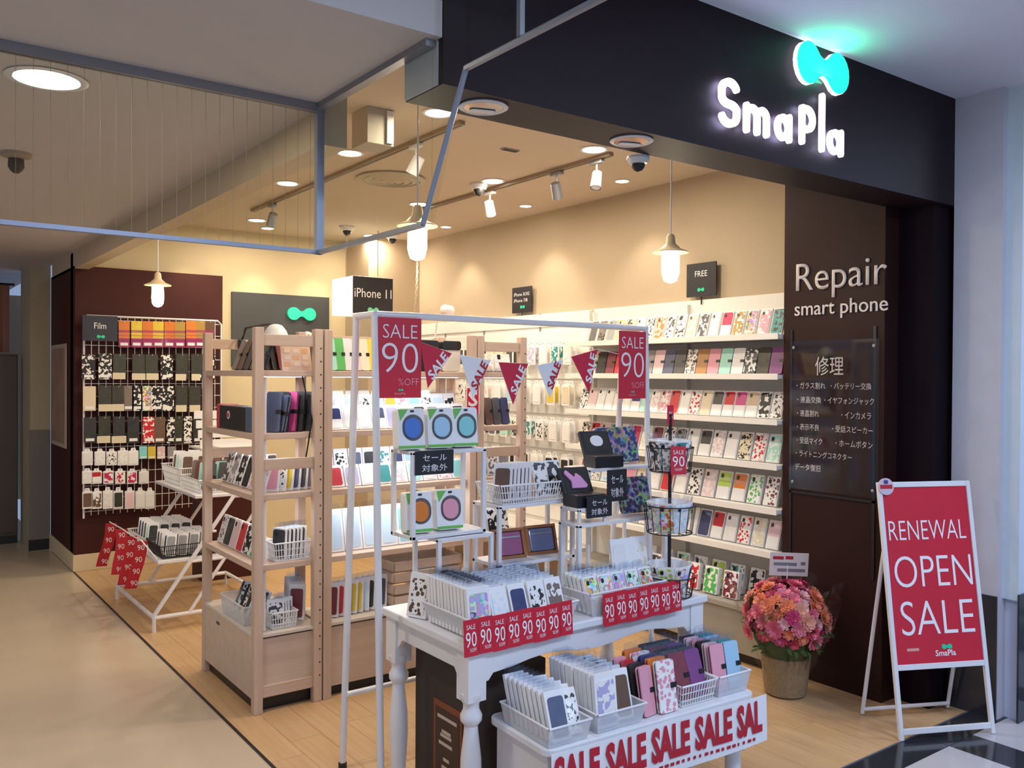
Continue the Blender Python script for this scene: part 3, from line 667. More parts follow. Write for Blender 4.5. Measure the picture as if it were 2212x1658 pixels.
def stack(kind, spec, n, p0, step, rz, lean, place, dims, flap=False):
    """n packs one behind the other, the first one showing its face"""
    it = [q.strip() for q in spec.split(',')]
    for i in range(n):
        cn, ak = (it[i % len(it)].split(':')+['plain'])[:2]
        pack(kind, Vector(p0)+Vector(step)*i, rz, lean+R(rnd.uniform(-1.5, 1.5)), cn, ak, place, dims, flap)
L90 = R(-90)

# --- side wall shelves (facing the corridor): p0 is the end by the pillar
def wrow(kind, k, spec, y0, y1, dims, lean=R(17), place='', dx=.085):
    row(kind, spec, (SX+dx, y0, WZ[k]+.003), (SX+dx, y1, WZ[k]+.003), L90, lean, place, dims)
wrow('box', 0, 'teal:ink, pink:blotch, gold:multi, gold:blotch, crimson:split, white:plain, dark grey:blotch, cream:blotch, white:ink, white:ink, orange:blotch, white:ink, white:dots, cream:ink, yellow:blotch, grey:plain, taupe:ink, dark grey:plain, pale pink:plain', 2.90, 4.56, (.072, .150, .014), place='on the topmost wall shelf')
wrow('flip', 1, 'purple:plain, olive:plain, dark grey:blotch, white:plain, mint:plain, pink:plain, tan:plain, taupe:dots, dark grey:plain, slate blue:plain, pale pink:plain, grey:plain, orange:plain, brown:plain, red:plain, maroon:plain, black:plain, gold:multi, orange:multi', 2.90, 4.56, (.082, .150, .018), R(14), 'on the second wall shelf from the top')
wrow('box', 2, 'white:ink, black:blotch, beige:split, magenta:split, red:split, dark grey:split, cream:plain, red:dots, white:plain, red:plain, pink:blotch, pale pink:dots, mint:plain, navy:split, white:dots, white:dots, white:dots, white:dots, pale pink:plain, white:ink', 2.90, 4.56, (.078, .150, .014), place='on the third wall shelf from the top')
wrow('box', 3, 'mint:blotch, red:dots, cream:ink, white:plain, pale pink:dots, dark grey:split, white:blotch, grey:ink, white:ink, maroon:plain, cream:dots, crimson:plain, white:dots, teal:split, pale pink:plain, red:split, brown:dots', 2.91, 4.56, (.084, .158, .016), place='on the fourth wall shelf from the top')
wrow('box', 4, 'maroon:dots, green:dots, orange:split, lime:split, pale pink:blotch, olive:dots, white:plain, red:plain, white:dots, cream:plain, pink:plain, black:dots, light blue:blotch, white:ink, red:blotch', 2.92, 4.56, (.092, .162, .016), place='on the fifth wall shelf from the top')
wrow('box', 5, 'pale pink:split, cream:blotch, red:dots, white:blotch, red:split, navy:plain, white:dots, mint:plain, cream:dots, grey:plain, pink:dots, white:ink, brown:split, light blue:plain, red:plain, white:dots, teal:dots', 2.91, 4.56, (.084, .158, .016), place='on the lowest wall shelf')
row('box', 'black:blotch, teal:blotch, lime:blotch, grey:blotch, green:multi, pale pink:blotch, white:dots', (3.985, 3.03, .322), (3.985, 4.0, .322), L90, R(12), 'in the back row on the shelving base', (.10, .16, .03))
row('box', 'maroon:blotch, green:blotch, red:blotch, red:multi, brown:blotch, white:dots', (3.855, 3.10, .322), (3.855, 3.95, .322), L90, R(10), 'in the front row on the shelving base', (.10, .15, .03))
t = thing('cardboard_box', 'small brown cardboard box on the shelving base beside the pillar', 'box', (3.94, 2.95, .319))
MB().box((-.09, -.06, 0), (.09, .06, .12)).build('carton', mat('kraft', (.40, .27, .20), .8), t, .002); MB().box((-.09, -.004, .12), (.09, .004, .1215)).build('tape', mat('tape', (.5, .38, .28), .4), t)

# --- hook wall
def hrow(z, spec, y0, y1, place, dims=(.08, .16, .01), dx=.10):
    it = [q.strip() for q in spec.split(',')]
    for i, s_ in enumerate(it):
        if s_ == '-': continue
        y = y0+(y1-y0)*(i+.5)/len(it); hk = put('display_hook', hook_mesh(.16), HW, loc=(-.014, y-5.6, z), rot=(0, 0, L90))
        cn, ak = (s_.split(':')+['plain'])[:2]
        for q in range(2): pack('hang', (4.086-.05-.05*q, y, z-dims[1]*.9), L90, 0, cn, ak, place, dims)
HW = bpy.data.objects['hook_wall']
hrow(1.79, 'white:blotch, teal:blotch, white:dots, lilac:blotch, teal:dots, dark grey:plain, cream:plain, cream:plain, black:plain, white:plain, dark grey:plain', 4.68, 6.2, 'in the top row of the hook wall', (.085, .175, .01))
hrow(1.50, 'cream:plain, yellow:plain, white:plain, white:blotch, light blue:plain, white:plain, pale pink:blotch, white:plain, white:ink', 4.68, 6.2, 'in the second row of the hook wall', (.085, .175, .01))
hrow(1.235, 'white:plain, white:plain, white:ink, teal:blotch, dark grey:blotch, mint:plain, slate blue:plain, black:plain, white:ink, black:plain', 4.68, 6.2, 'in the third row of the hook wall', (.085, .175, .01))
hrow(.98, 'black:plain, black:plain, white:plain, black:plain, black:ink, white:ink, black:plain, grey:plain', 4.68, 6.1, 'in the lowest row of the hook wall', (.085, .165, .01))

# --- wire grid on the dark brown wall
GY = 7.44; GP = []
t = thing('wire_grid_panel', 'white wire grid panel hung with packs on the dark brown wall', 'display grid', (1.87, GY, 0)); GRID = t
gx0, gx1, gz0, gz1 = 1.345-1.87, 2.41-1.87, .42, 2.00
MB().tube([(gx0, 0, gz0), (gx0, 0, gz1-.02), (gx0+.02, 0, gz1), (gx1-.03, 0, gz1), (gx1, 0, gz1-.03), (gx1, 0, gz0)], .008, 8).build('outer_frame', WHITEM, t)
for k in range(19):
    x = gx0+(gx1-gx0)*(k+1)/20; MB().tube([(x, 0, gz0+.02), (x, 0, gz1)], .0028, 5).build('upright_wire', WHITEM, t)
for bx2 in (gx0+.05, gx1-.05):
    for bz2 in (gz0+.05, gz1-.15): MB().tube([(bx2, 0, bz2), (bx2, .06, bz2)], .005, 6).build('wall_bracket', WHITEM, t)
for k in range(16):
    z = gz0+.05+k*.10; MB().tube([(gx0, .004, z), (gx1, .004, z)], .0028, 5).build('cross_wire', WHITEM, t)
def gpack(cx, y0, y1, wpx, spec, place, kind='hang', d=.012):
    px_ = 160+cx/3.528; a = hit(px_, 660+y0/3.528, 'y', GY-.04); b = hit(px_, 660+y1/3.528, 'y', GY-.04)
    cn, ak = (spec.split(':')+['plain'])[:2]; h = round(a.z-b.z, 2); w_ = round(wpx/3.528/270*1.03, 3)
    po = pack(kind, (a.x, GY-.045, b.z), 0, 0, cn, ak, place, (w_, h, d))
    put('display_hook', hook_mesh(.07), GRID, loc=(a.x-1.87, 0, a.z-.012)); GP.append(po)
for cx, sp in zip((380, 475, 560, 640, 725, 805, 890, 960, 1030), ('orange:sunset', 'yellow:sunset', 'orange:sunset', 'yellow:sunset', 'orange:sunset', 'gold:sunset', 'orange:sunset', 'gold:sunset', 'brown:sunset')):
    gpack(cx, 120, 318, 76, sp, 'in the orange top row of the wire grid', 'full')
for cx, sp in zip((110, 235, 345, 490, 590, 705, 820, 935, 1030), ('black:blotch', 'black:blotch', 'olive:plain', 'olive:plain', 'olive:plain', 'black:blotch', 'olive:plain', 'olive:plain', 'black:blotch')):
    gpack(cx, 370, 560, 88, sp, 'in the second row of the wire grid', 'full')
for cx, sp in zip((115, 235, 335, 412, 480, 548, 630, 715, 820, 920, 1020), ('cream:plain', 'olive:plain', 'olive:plain', 'taupe:plain', 'black:blotch', 'tan:multi', 'black:blotch', 'black:blotch', 'olive:plain', 'olive:plain', 'black:plain')):
    gpack(cx, 610, 800, 72 if cx > 400 and cx < 600 else 84, sp, 'in the third row of the wire grid', 'full')
for cx, sp in zip((120, 230, 340, 450, 565, 650, 735, 795, 865, 935), ('black:plain', 'olive:plain', 'black:plain', 'black:plain', 'red:blotch', 'brown:plain', 'black:blotch', 'olive:plain', 'olive:dots', 'black:plain')):
    gpack(cx, 845, 1045, 80 if cx < 700 else 58, sp, 'in the fourth row of the wire grid', 'full')
for cx, sp in zip((100, 195, 285, 370, 450), ('white:plain', 'white:dots', 'white:ink', 'white:dots', 'white:blotch')):
    gpack(cx, 1085, 1215, 70, sp, 'in the white fifth row of the wire grid')
for cx, sp in zip((525, 590, 662, 740), ('turquoise:plain', 'yellow:plain', 'pale pink:blotch', 'grey:plain')):
    gpack(cx, 1075, 1165, 55, sp, 'in the white fifth row of the wire grid', 'full')
for cx, sp in zip((100, 170, 260, 350, 440, 530), ('white:blotch', 'red:split', 'crimson:blotch', 'crimson:dots', 'crimson:blotch', 'white:plain')):
    gpack(cx, 1240, 1355, 68, sp, 'in the red sixth row of the wire grid')
for cx, sp in zip((100, 172, 255, 335, 422, 502, 575), ('brown:plain', 'brown:blotch', 'white:blotch', 'olive:plain', 'pale pink:plain', 'white:blotch', 'white:plain')):
    gpack(cx, 1385, 1545, 66, sp, 'in the lowest row of the wire grid')
for (a, b, y) in ((298, 395, 510), (445, 548, 515), (555, 648, 515), (778, 858, 520), (900, 966, 520), (190, 385, 752), (780, 862, 758), (885, 966, 758), (178, 280, 995), (290, 402, 995)):
    p_ = hit(160+a/3.528, 660+y/3.528, 'y', GY-.075); q_ = hit(160+b/3.528, 660+(y+50)/3.528, 'y', GY-.075)
    c_ = Vector(((p_.x+q_.x)/2, GY-.045, q_.z)); po = min(GP, key=lambda o: (o.location-c_).length)
    MB().box((p_.x-po.location.x, -.014, q_.z-po.location.z), (q_.x-po.location.x, -.012, p_.z-po.location.z)).build('price_tag', mat('tag_cream', (.70, .62, .45), .6), po)

# ================================================================ BASKETS, STANDS
def milky(name, c, f):
    m = bpy.data.materials.new(name); m.use_nodes = True; N = m.node_tree.nodes; L = m.node_tree.links
    b = N['Principled BSDF']; b.inputs['Base Color'].default_value = c+(1,); b.inputs['Roughness'].default_value = .25
    nz = N.new('ShaderNodeTexNoise'); nz.inputs['Scale'].default_value = 20; mr = N.new('ShaderNodeMapRange'); mr.inputs['To Min'].default_value = f-.05; mr.inputs['To Max'].default_value = f+.05
    L.new(nz.outputs['Fac'], mr.inputs['Value'])
    t_ = N.new('ShaderNodeBsdfTransparent'); ms = N.new('ShaderNodeMixShader'); L.new(mr.outputs['Result'], ms.inputs[0])
    L.new(t_.outputs[0], ms.inputs[1]); L.new(b.outputs[0], ms.inputs[2]); L.new(ms.outputs[0], N['Material Output'].inputs['Surface'])
    return m
MILKY = milky('milky_plastic', (.80, .82, .86), .42)
def basket(x, y, z, w, d, h, label, rz=0, m=None, clear=False, group=None, rx=0):
    m = m or PLAST
    t = thing('plastic_basket', label, 'basket', (x, y, z), rz, group, rx)
    k = .90; tw, td = w/2, d/2; bw, bd = tw*k, td*k
    MB().box((-bw, -bd, 0), (bw, bd, .004)).build('floor_plate', MILKY if clear else m, t)
    rim = MB()
    rim.tube([(-tw, -td, h), (tw, -td, h), (tw, td, h), (-tw, td, h), (-tw, -td, h)], .004, 6, cap=False); rim.build('rim', m, t)
    if clear:
        wl = MB()
        A = [(-bw, -bd, .002), (bw, -bd, .002), (bw, bd, .002), (-bw, bd, .002)]; B = [(-tw, -td, h), (tw, -td, h), (tw, td, h), (-tw, td, h)]
        for i in range(4): wl.add([A[i], A[(i+1) % 4], B[(i+1) % 4], B[i]], [(0, 1, 2, 3)])
        o = wl.build('wall', MILKY, t); o.modifiers.new('t', 'SOLIDIFY').thickness = .002
    else:
        lt = MB()
        def side(p, q, P, Q, n):
            for i in range(n):
                u = (i+.5)/n; a = Vector(p).lerp(Vector(q), u); b = Vector(P).lerp(Vector(Q), u); lt.tube([a, b], .0022, 4)
            for v in (.25, .62): lt.tube([Vector(p).lerp(Vector(P), v), Vector(q).lerp(Vector(Q), v)], .0025 if v < .5 else .002, 4)
        A = [(-bw, -bd, .003), (bw, -bd, .003), (bw, bd, .003), (-bw, bd, .003)]; B = [(-tw, -td, h), (tw, -td, h), (tw, td, h), (-tw, td, h)]
        for i in range(4):
            L_ = w if i % 2 == 0 else d; side(A[i], A[(i+1) % 4], B[i], B[(i+1) % 4], max(6, int(L_/.013)))
        lt.build('lattice', m, t)
    return t
def stand(name, x0, x1, y0, y1, z0, levels, label, leg=.014, m=None):
    m = m or WHITEM
    t = thing(name, label, 'stand', ((x0+x1)/2, (y0+y1)/2, z0)); hx, hy = (x1-x0)/2, (y1-y0)/2; top = levels[-1]-z0
    for sx in (-1, 1):
        for sy in (-1, 1): MB().box((-leg/2, -leg/2, 0), (leg/2, leg/2, top-.004)).build('leg', m, t, .0015, loc=(sx*(hx-leg/2), sy*(hy-leg/2), 0))
    for z in levels:
        MB().box((-hx, -hy, z-z0-.014), (hx, hy, z-z0)).build('board', m, t, .002)
    return t
def sign_card(label, loc, w, h, rz, lines, m=SIGNB, tm=INKW, d=.006, logo=None, name='notice_sign', bold=0, cat='sign', rx=0, bk=None):
    t = thing(name, label, cat, loc, rz, None, rx)
    MB().prism(rrect(w, h, .003, 2, 0, h/2), 0, d).build('board', m, t)
    for (s, cx, cz, ww, hh) in lines: text(s, t, tm, cx*w, cz*h, ww*w, hh*h, y=0, bold=bold)
    if logo:
        cx, cz, s = logo; pts = [(cx*w+a, cz*h+b) for a, b in dumbbell(s*w)]; MB().prism(pts, -.0018, 0).build('logo', GREEN, t)
    return t

# ================================================================ ISLAND RACK CONTENTS
A_ = 'on the pine end rack by the corridor'
def arow(kind, spec, z, y0, y1, place, dims, lean=R(14), x=1.47): row(kind, spec, (x, y0, z+.002), (x, y1, z+.002), L90, lean, place, dims)
arow('flip', 'black, brown, black, brown, taupe', SHZ[0], 3.93, 4.36, 'on the top shelf of the corridor end rack', (.07, .155, .022), R(20))
row('flip', 'black, black, maroon', (1.55, 4.12, SHZ[0]+.002), (1.67, 4.16, SHZ[0]+.002), R(35), R(12), 'deep on the corridor end rack top', (.07, .155, .016))
t = thing('display_card', 'pinkish printed card leaning on the top shelf of the pine end rack', 'card', (1.645, 3.96, SHZ[0]+.001), 0, None, R(-14))
MB().box((-.075, 0, 0), (.075, .004, .125)).build('card', mat('card_pink', (.66, .50, .42), .6), t)
for k in range(9): MB().box((-.06+.045*(k % 3), -.001, .02+.033*(k//3)), (-.03+.045*(k % 3), 0, .04+.033*(k//3))).build('printed_panel', mat('card_print', (.72, .60, .50), .6) if k % 4 else mat('card_print2', (.66, .38, .2), .6), t)
t = thing('long_display_box', 'long black display box with red end cap on the second rack shelf', 'display box', (1.475, 4.22, SHZ[1]+.001), L90)
MB().box((-.22, -.045, 0), (.16, .05, .115)).build('body', mat('box_black', (.02, .022, .026), .35), t, .004)
MB().box((-.262, -.047, .0), (-.221, .052, .12)).build('end_cap', mat('box_red', (.55, .05, .07), .4), t, .004)
MB().prism(rrect(.04, .04, .02, 5, -.08, .07), -.047, -.0455).build('emblem', PAPER, t); MB().prism(rrect(.026, .026, .013, 5, -.08, .07), -.0485, -.047).build('emblem_core', mat('box_red', (.55, .05, .07), .4), t)
MB().box((.161, -.047, 0), (.23, .052, .118)).build('end_section', mat('box_slate', (.09, .12, .18), .4), t, .004)
arow('flip', 'slate blue, navy', SHZ[1], 3.92, 4.06, 'behind the long box on the end rack', (.07, .175, .02), R(10), 1.56)
row('flip', 'slate blue, black, magenta, black, black', (1.50, 3.95, SHZ[1]+.002), (1.70, 3.98, SHZ[1]+.002), R(-48), R(10), 'standing on the second shelf of the corridor end rack', (.075, .19, .018))
arow('box', 'pink:blotch, pink:dots, black:plain, black:blotch, grey:blotch, dark grey:blotch', SHZ[2], 3.93, 4.52, 'on the third shelf of the corridor end rack', (.085, .155, .014), R(18))
row('sleeve', 'pink, white:ink, yellow, slate blue, dark grey, grey', (1.50, 3.96, SHZ[2]+.002), (1.72, 3.98, SHZ[2]+.002), R(-45), R(14), 'at the post end of the third rack shelf', (.07, .14, .012))
row('box', 'magenta:split, lilac:dots, white:plain, dark grey:plain', (1.52, 4.35, SHZ[2]+.002), (1.70, 4.35, SHZ[2]+.002), R(5), R(10), 'deep on the third shelf of the end rack', (.05, .14, .014))
arow('box', 'green:blotch, black:blotch, red:plain, pale pink:plain, black:plain, white:ink', SHZ[3], 4.02, 4.58, 'on the fourth shelf of the corridor end rack', (.085, .145, .014), R(16))
basket(1.61, 3.975, SHZ[3]+.001, .19, .13, .085, 'white slotted basket of black packs on the fourth rack shelf')
stack('box', 'black:plain, dark grey:plain', 6, (1.555, 3.955, SHZ[3]+.006), (.0215, .005, 0), R(-58), R(4), 'in the slotted basket on the fourth rack shelf', (.075, .145, .012), True)
basket(1.48, 4.20, .364, .34, .13, .09, 'milky tray of diagonal phone cases on the end rack base', R(-90), clear=True)
row('box', 'grey:ink, red:plain, ice blue:plain, black:plain, white:ink, black:blotch, ice blue:ink, dark grey:plain', (1.49, 4.06, .372), (1.49, 4.36, .372), R(-70), R(28), 'in the milky tray on the end rack base', (.065, .145, .010))
basket(1.565, 3.965, .364, .13, .12, .075, 'white slotted basket on the base of the corridor end rack')
row('sleeve', 'black:blotch, black:plain, grey:blotch, black:ink', (1.53, 3.945, .37), (1.60, 3.985, .37), R(-20), R(20), 'in the slotted basket on the end rack base', (.08, .12, .010), True)
row('sleeve', 'maroon, magenta, purple, grey, white:plain', (1.66, 3.99, .364), (1.715, 4.20, .364), R(-40), R(6), 'standing at the post on the end rack base', (.08, .17, .012), True)
# clip lamp on top
t = thing('clip_lamp', 'white clip lamp with black cable on top of the pine end rack', 'lamp', (1.60, 4.12, 1.767-.032))
MB().box((-.02, .46, -.05), (.02, .50, -.0)).build('clamp', BLACK, t, .003)
MB().tube([(0, .48, 0), (0, .42, .06), (0, .1, .065), (0, .02, .05)], .007, 8).build('arm', BLACK, t)
MB().lathe([(.012, .06), (.03, .055), (.05, .03), (.062, .0), (.058, .0), (.02, .04)], n=20).build('shade', mat('lamp_white', (.8, .8, .78), .3), t, smooth=True)
MB().tube([(.01, .46, -.02), (.05, .2, -.05), (.08, -.1, -.12), (.06, -.2, -.22), (.09, -.23, -.40), (.05, -.235, -.62)], .004, 6).build('cable', BLACK, t)

B_ = 'on the wide pine rack'
def brow(kind, spec, z, place, dims, x0=1.80, x1=2.60, y=3.955, lean=R(12), rz=0, flap=False): row(kind, spec, (x0, y, z+.002), (x1, y, z+.002), rz, lean, place, dims, flap)
brow('flip', 'mint, green, white, pale pink, cream, yellow, white, maroon', SHZ[0], 'on the top shelf of the wide rack', (.05, .165, .018), 1.80, 2.16, lean=R(16))
for x, n_ in ((2.36, 0), (2.50, 1)):
    t = thing('display_bag', ('black', 'cream')[n_]+' shoulder pouch with black flap and strap on the wide rack', 'bag', (x, 3.96, SHZ[0]+.001))
    MB().prism(rrect(.115, .14, .02, 4, 0, .07), -.022, .022).build('body', (BLACK, mat('bag_cream', (.72, .66, .56), .6))[n_], t, .004)
    MB().prism(rrect(.12, .05, .015, 3, 0, .14), -.026, .026).build('flap', BLACK, t, .004)
    MB().tube([(-.055, 0, .15), (-.066, .004, .08), (-.06, 0, .004)], .004, 6).build('strap', BLACK, t); MB().tube([(.055, 0, .15), (.066, .004, .08), (.06, 0, .004)], .004, 6).build('strap', BLACK, t)
brow('sleeve', 'ice blue:ink, white:plain, ice blue:plain, white:ink, ice blue:plain, yellow:split, pink:blotch, mint:plain, white:ink, ice blue:plain, black:blotch', SHZ[1], 'in the back row, second wide rack shelf', (.07, .175, .012), y=4.04, flap=True)
brow('sleeve', 'navy:split, white:plain, white:plain, slate blue:split, lilac:plain, cream:plain, black:plain, grey:plain, white:blotch, black:plain', SHZ[1], 'in the front row, second wide rack shelf', (.078, .125, .012), y=3.945, lean=R(20))
brow('sleeve', 'teal:plain, black:dots, slate blue:plain, black:plain, teal:dots, navy:plain, light blue:plain, pink:plain, ice blue:plain, mint:plain', SHZ[2], 'in the back row, third wide rack shelf', (.075, .18, .012), y=4.04)
brow('sleeve', 'red:plain, lilac:plain, white:dots, teal:plain, pale pink:dots, mint:plain, white:plain, pink:dots, turquoise:plain', SHZ[2], 'in the front row, third wide rack shelf', (.082, .11, .012), y=3.945, lean=R(22))
brow('sleeve', 'ice blue:plain, ice blue:plain, ice blue:plain, ice blue:plain, turquoise:plain, white:plain, mint:split, turquoise:split', SHZ[3], 'on the fourth shelf of the wide rack', (.096, .21, .014), y=3.97, flap=True)
row('sleeve', 'maroon, red, green, yellow, yellow, ice blue:plain, black, navy, dark grey', (1.80, 3.95, .364), (2.12, 3.99, .364), R(-35), R(14), 'on the base of the wide rack', (.075, .165, .012), True)
t = thing('slatted_crate', 'pale wooden slatted crate on the base of the wide rack', 'crate', (2.36, 4.03, .363))
for sy in (-1, 1):
    for k in range(4): MB().box((-.20, sy*.10-.006, .01+.058*k), (.20, sy*.10+.006, .055+.058*k)).build('slat', PLY, t, .002)
for sx in (-1, 1):
    for k in range(4): MB().box((sx*.205-.006, -.094, .01+.058*k), (sx*.205+.006, .094, .055+.058*k)).build('slat', PLY, t, .002)
MB().box((-.2, -.094, 0), (.2, .094, .01)).build('bottom', PLY, t)
C_ = 'on the end rack behind pennants'
def crow(kind, spec, z, place, dims, lean=R(12)): row(kind, spec, (2.675, 3.955, z+.002), (2.90, 3.955, z+.002), 0, lean, place, dims)
crow('box', 'cream:dots, white:dots', SHZ[0], 'on the top shelf of the end rack behind pennants', (.105, .10, .03))
crow('flip', 'black, brown, dark grey, navy', SHZ[1], 'on the second shelf of the end rack behind pennants', (.05, .15, .016))
crow('box', 'taupe:plain, taupe:dots, grey:plain', SHZ[2], 'on the third shelf of the end rack behind pennants', (.068, .13, .016))
crow('box', 'white:dots, black:blotch, white:ink', SHZ[3], 'on the fourth shelf of the end rack behind pennants', (.068, .14, .016))
row('flip', 'black, black, dark grey, black', (2.68, 4.5, SHZ[0]+.002), (2.90, 4.5, SHZ[0]+.002), 0, R(12), 'at the far side of the end rack behind pennants', (.05, .15, .018))

# ================================================================ GOODS ON THE TABLE
# stand with boxed speakers
stand('display_riser', 1.68, 1.93, 2.73, 2.92, TZ, [.95], 'low white riser under the stand of boxed round speakers', .016)
stand('two_tier_stand', 1.575, 1.90, 2.74, 2.90, .951, [.967, 1.275], 'white two tier stand holding five boxed round speakers', .016)
def speaker_box(px_, zb, cn, h, place):
    x = col(px_, y=2.78, z=zb+.07); w = .105
    t = thing('speaker_package', cn+' round gadget in window box '+place, 'package', (x, 2.80, zb), R(-8), None, R(-6))
    MB().prism(rrect(w, h, .012, 3, 0, h/2), -.03, .03).build('carton', CARD, t, .003)
    MB().prism(rrect(w*.78, h*.64, w*.39, 8, .006, h*.53), -.0315, -.0295).build('window', mat('window_grey', (.12, .11, .11), .2), t)
    MB().prism(rrect(w*.60, h*.50, w*.30, 8, .002, h*.52), -.040, -.0312).build('gadget', mat('gadget_'+cn.replace(' ', '_'), CN[cn], .35), t, .003)
    MB().prism([(-w/2+.002, h-.004), (-w*.12, h-.004), (-w/2+.010, h*.70)], -.0325, -.030).build('corner_flash', LGREEN, t)
    MB().box((-w/2, -.0315, .004), (w/2, -.030, .014)).build('green_band', LGREEN, t)
    MB().prism(rrect(.016, .008, .003, 2, .004, h*.93), -.0316, -.030).build('hang_hole', BLACK, t)
for px_, cn in ((890, 'blue'), (953, 'light blue'), (1006, 'teal')): speaker_box(px_, 1.277, cn if cn != 'teal' else 'turquoise', .15, 'on top of the two tier stand')
for px_, cn in ((907, 'orange'), (972, 'pink')): speaker_box(px_, .969, cn, .15, 'on the lower board of the two tier stand')
def sale_notice(label, px0, px1, py0, py1, yv, d=.004):
    a = hit(px0, py1, 'y', yv); b = hit(px1, py0, 'y', yv); w_, h_ = b.x-a.x, b.z-a.z
    return sign_card(label, ((a.x+b.x)/2, yv, a.z), w_, h_, 0, [('セール', 0, .70, .62, .26), ('対象外', 0, .28, .66, .30)], name='notice_sign', d=d)
sale_notice('black notice with white writing hung on the two tier speaker stand', 897, 980, 970, 1027, 2.735)
# stand with basket and wallets
stand('two_tier_stand', 1.945, 2.33, 2.72, 2.90, TZ, [.822, 1.05], 'white two tier stand holding a basket above two wallet boxes', .016)
basket(2.137, 2.80, 1.051, .38, .17, .075, 'white slotted basket of brown and marbled cases on the two tier stand')
stack('sleeve', 'brown, brown, taupe', 6, (1.99, 2.765, 1.058), (.022, .004, 0), R(-50), R(12), 'in the basket on the wallet stand', (.075, .15, .012))
for x, sp in ((2.135, 'tan:plain'), (2.205, 'white:ink'), (2.278, 'black:blotch')):
    cn, ak = sp.split(':'); pack('box', (x, 2.775, 1.058), R(-8), R(20), cn, ak, 'in the basket on the wallet stand', (.066, .15, .014))
for x, cn, lb in ((2.06, 'magenta', 'pink purple'), (2.225, 'slate blue', 'shiny blue')):
    t = thing('wallet_box', lb+' wallet in brown wooden frame box under the basket', 'wallet', (x, 2.79, .823), R(-6), None, R(-16))
    WF = mat('wallet_frame', (.30, .11, .035), .5)
    MB().box((-.072, .0, 0), (.072, .02, .012)).box((-.072, 0, .108), (.072, .02, .12)).box((-.072, 0, .012), (-.060, .02, .108)).box((.060, 0, .012), (.072, .02, .108)).box((-.06, .014, .012), (.06, .02, .108)).build('frame', WF, t, .002)
    MB().prism(rrect(.115, .092, .008, 3, 0, .06), .002, .014).build('wallet', mat('wallet_'+lb.replace(' ', '_'), tuple(min(1, q*1.5) for q in ((.22, .07, .14) if lb == 'pink purple' else CN[cn])), .18, coat=.6), t, .004)
    MB().box((-.05, -.001, .082), (.05, .002, .088)).build('zip', GREYM, t)
# stand with gift boxes and floral purses
stand('display_riser', 2.235, 2.735, 2.588, 2.712, TZ, [.968], 'white stand carrying the pink keepsake box and red floral purse', .018)
stand('display_riser', 2.40, 2.76, 2.72, 2.88, TZ, [1.165], 'tall white stand carrying the blue floral purse', .014)
FLOR = art('print_floral', 'floral')
def purse(loc, w, h, rz, rx, label, cname):
    t = thing('floral_purse', label, 'purse', loc, rz, None, rx)
    o = MB().prism(rrect(w, h, .012, 4, 0, h/2), -.018, .018).build('body', FLOR, t, .005); o.color = cname+(1,)
    MB().tube([(-w/2+.01, 0, h+.001), (w/2-.01, 0, h+.001)], .003, 6).build('zip', GREYM, t)
    MB().box((w/2-.016, -.004, h-.002), (w/2-.010, .004, h+.016)).build('zip_pull', GREYM, t)
def at_y(px_, y, z): return col(px_, y=y, z=z)
purse((2.675, 2.835, 1.170), .225, .155, R(-4), R(-12), 'dark blue floral purse on top of the white riser', (.02, .03, .14))
purse((2.615, 2.655, .975), .15, .15, R(-4), R(-14), 'dark red floral purse under the white riser', (.03, .02, .08))
def gift(loc, label, item, rz):
    t = thing('gift_box', label, 'gift box', loc, rz)
    MB().box((-.07, -.05, 0), (.07, .05, .05)).build('tray', BLACK, t, .003)
    lid = MB().box((-.072, 0, 0), (.072, .02, .115)).build('lid', BLACK, t, .003, loc=(0, .03, .046), rot=(R(-28), 0, 0))
    MB().prism(rrect(.12, .09, .006, 2, 0, .06), -.001, .001).build('lining', mat('lining', (.035, .033, .03), .8), lid)
    if item == 'oval': MB().prism(rrect(.062, .05, .025, 6, .0, .065), -.006, -.001).build('mirror', PAPER, lid, .001)
    else:
        MB().prism([(-.035, .02), (.035, .018), (.045, .03), (.02, .07), (.0, .085), (-.01, .065), (-.045, .10), (-.055, .085), (-.03, .05)], -.012, -.001).build('keepsake', mat('keepsake_pink', (.75, .35, .62), .4), lid, .003)
gift((2.525, 2.765, 1.166), 'open black gift box with white oval mirror beside the blue purse', 'oval', R(-10))
stand('display_riser', 2.24, 2.385, 2.592, 2.708, .9685, [1.03], 'small white block stand under the pink keepsake box', .012)
gift((2.315, 2.648, 1.031), 'open black gift box with pink keepsake beside the slotted basket', 'pink', R(-5))
sale_notice('black notice with white writing before the dark red floral purse', 1312, 1354, 1012, 1084, 2.600)
sale_notice('black notice with white writing below the pink keepsake box', 1268, 1322, 1068, 1120, 2.583)

# clear baskets of sale cases along the table front
basket(1.84, 2.56, TZ+.001, .47, .32, .075, 'long milky basket of white sleeved cases on the table end by the corridor', 0, WHITE, True)
PL = 'in the long milky basket on the table'
stack('sleeve', 'lilac:multi, white:plain, white:plain, maroon:plain, white:plain, cream:plain', 12, (1.668, 2.44, TZ+.007), (0, .0225, 0), 0, R(7), 'in the white file of the long milky basket', (.094, .165, .017), True)
for x, sp in ((1.762, 'ice blue:dots, lilac:plain'), (1.846, 'navy:plain, black:plain, white:plain'), (1.928, 'white:ink, black:blotch, white:plain'), (2.008, 'taupe:blotch, cream:dots, white:plain')):
    stack('sleeve', sp, 9, (x, 2.432, TZ+.007), (0, .029, 0), 0, R(20), 'beside the white file in the long milky basket', (.074, .155, .013), True)
pack('sleeve', (1.62, 2.775, TZ+.002), R(-70), R(10), 'brown', 'dots', 'standing at the back corner of the table', (.09, .16, .02), True)
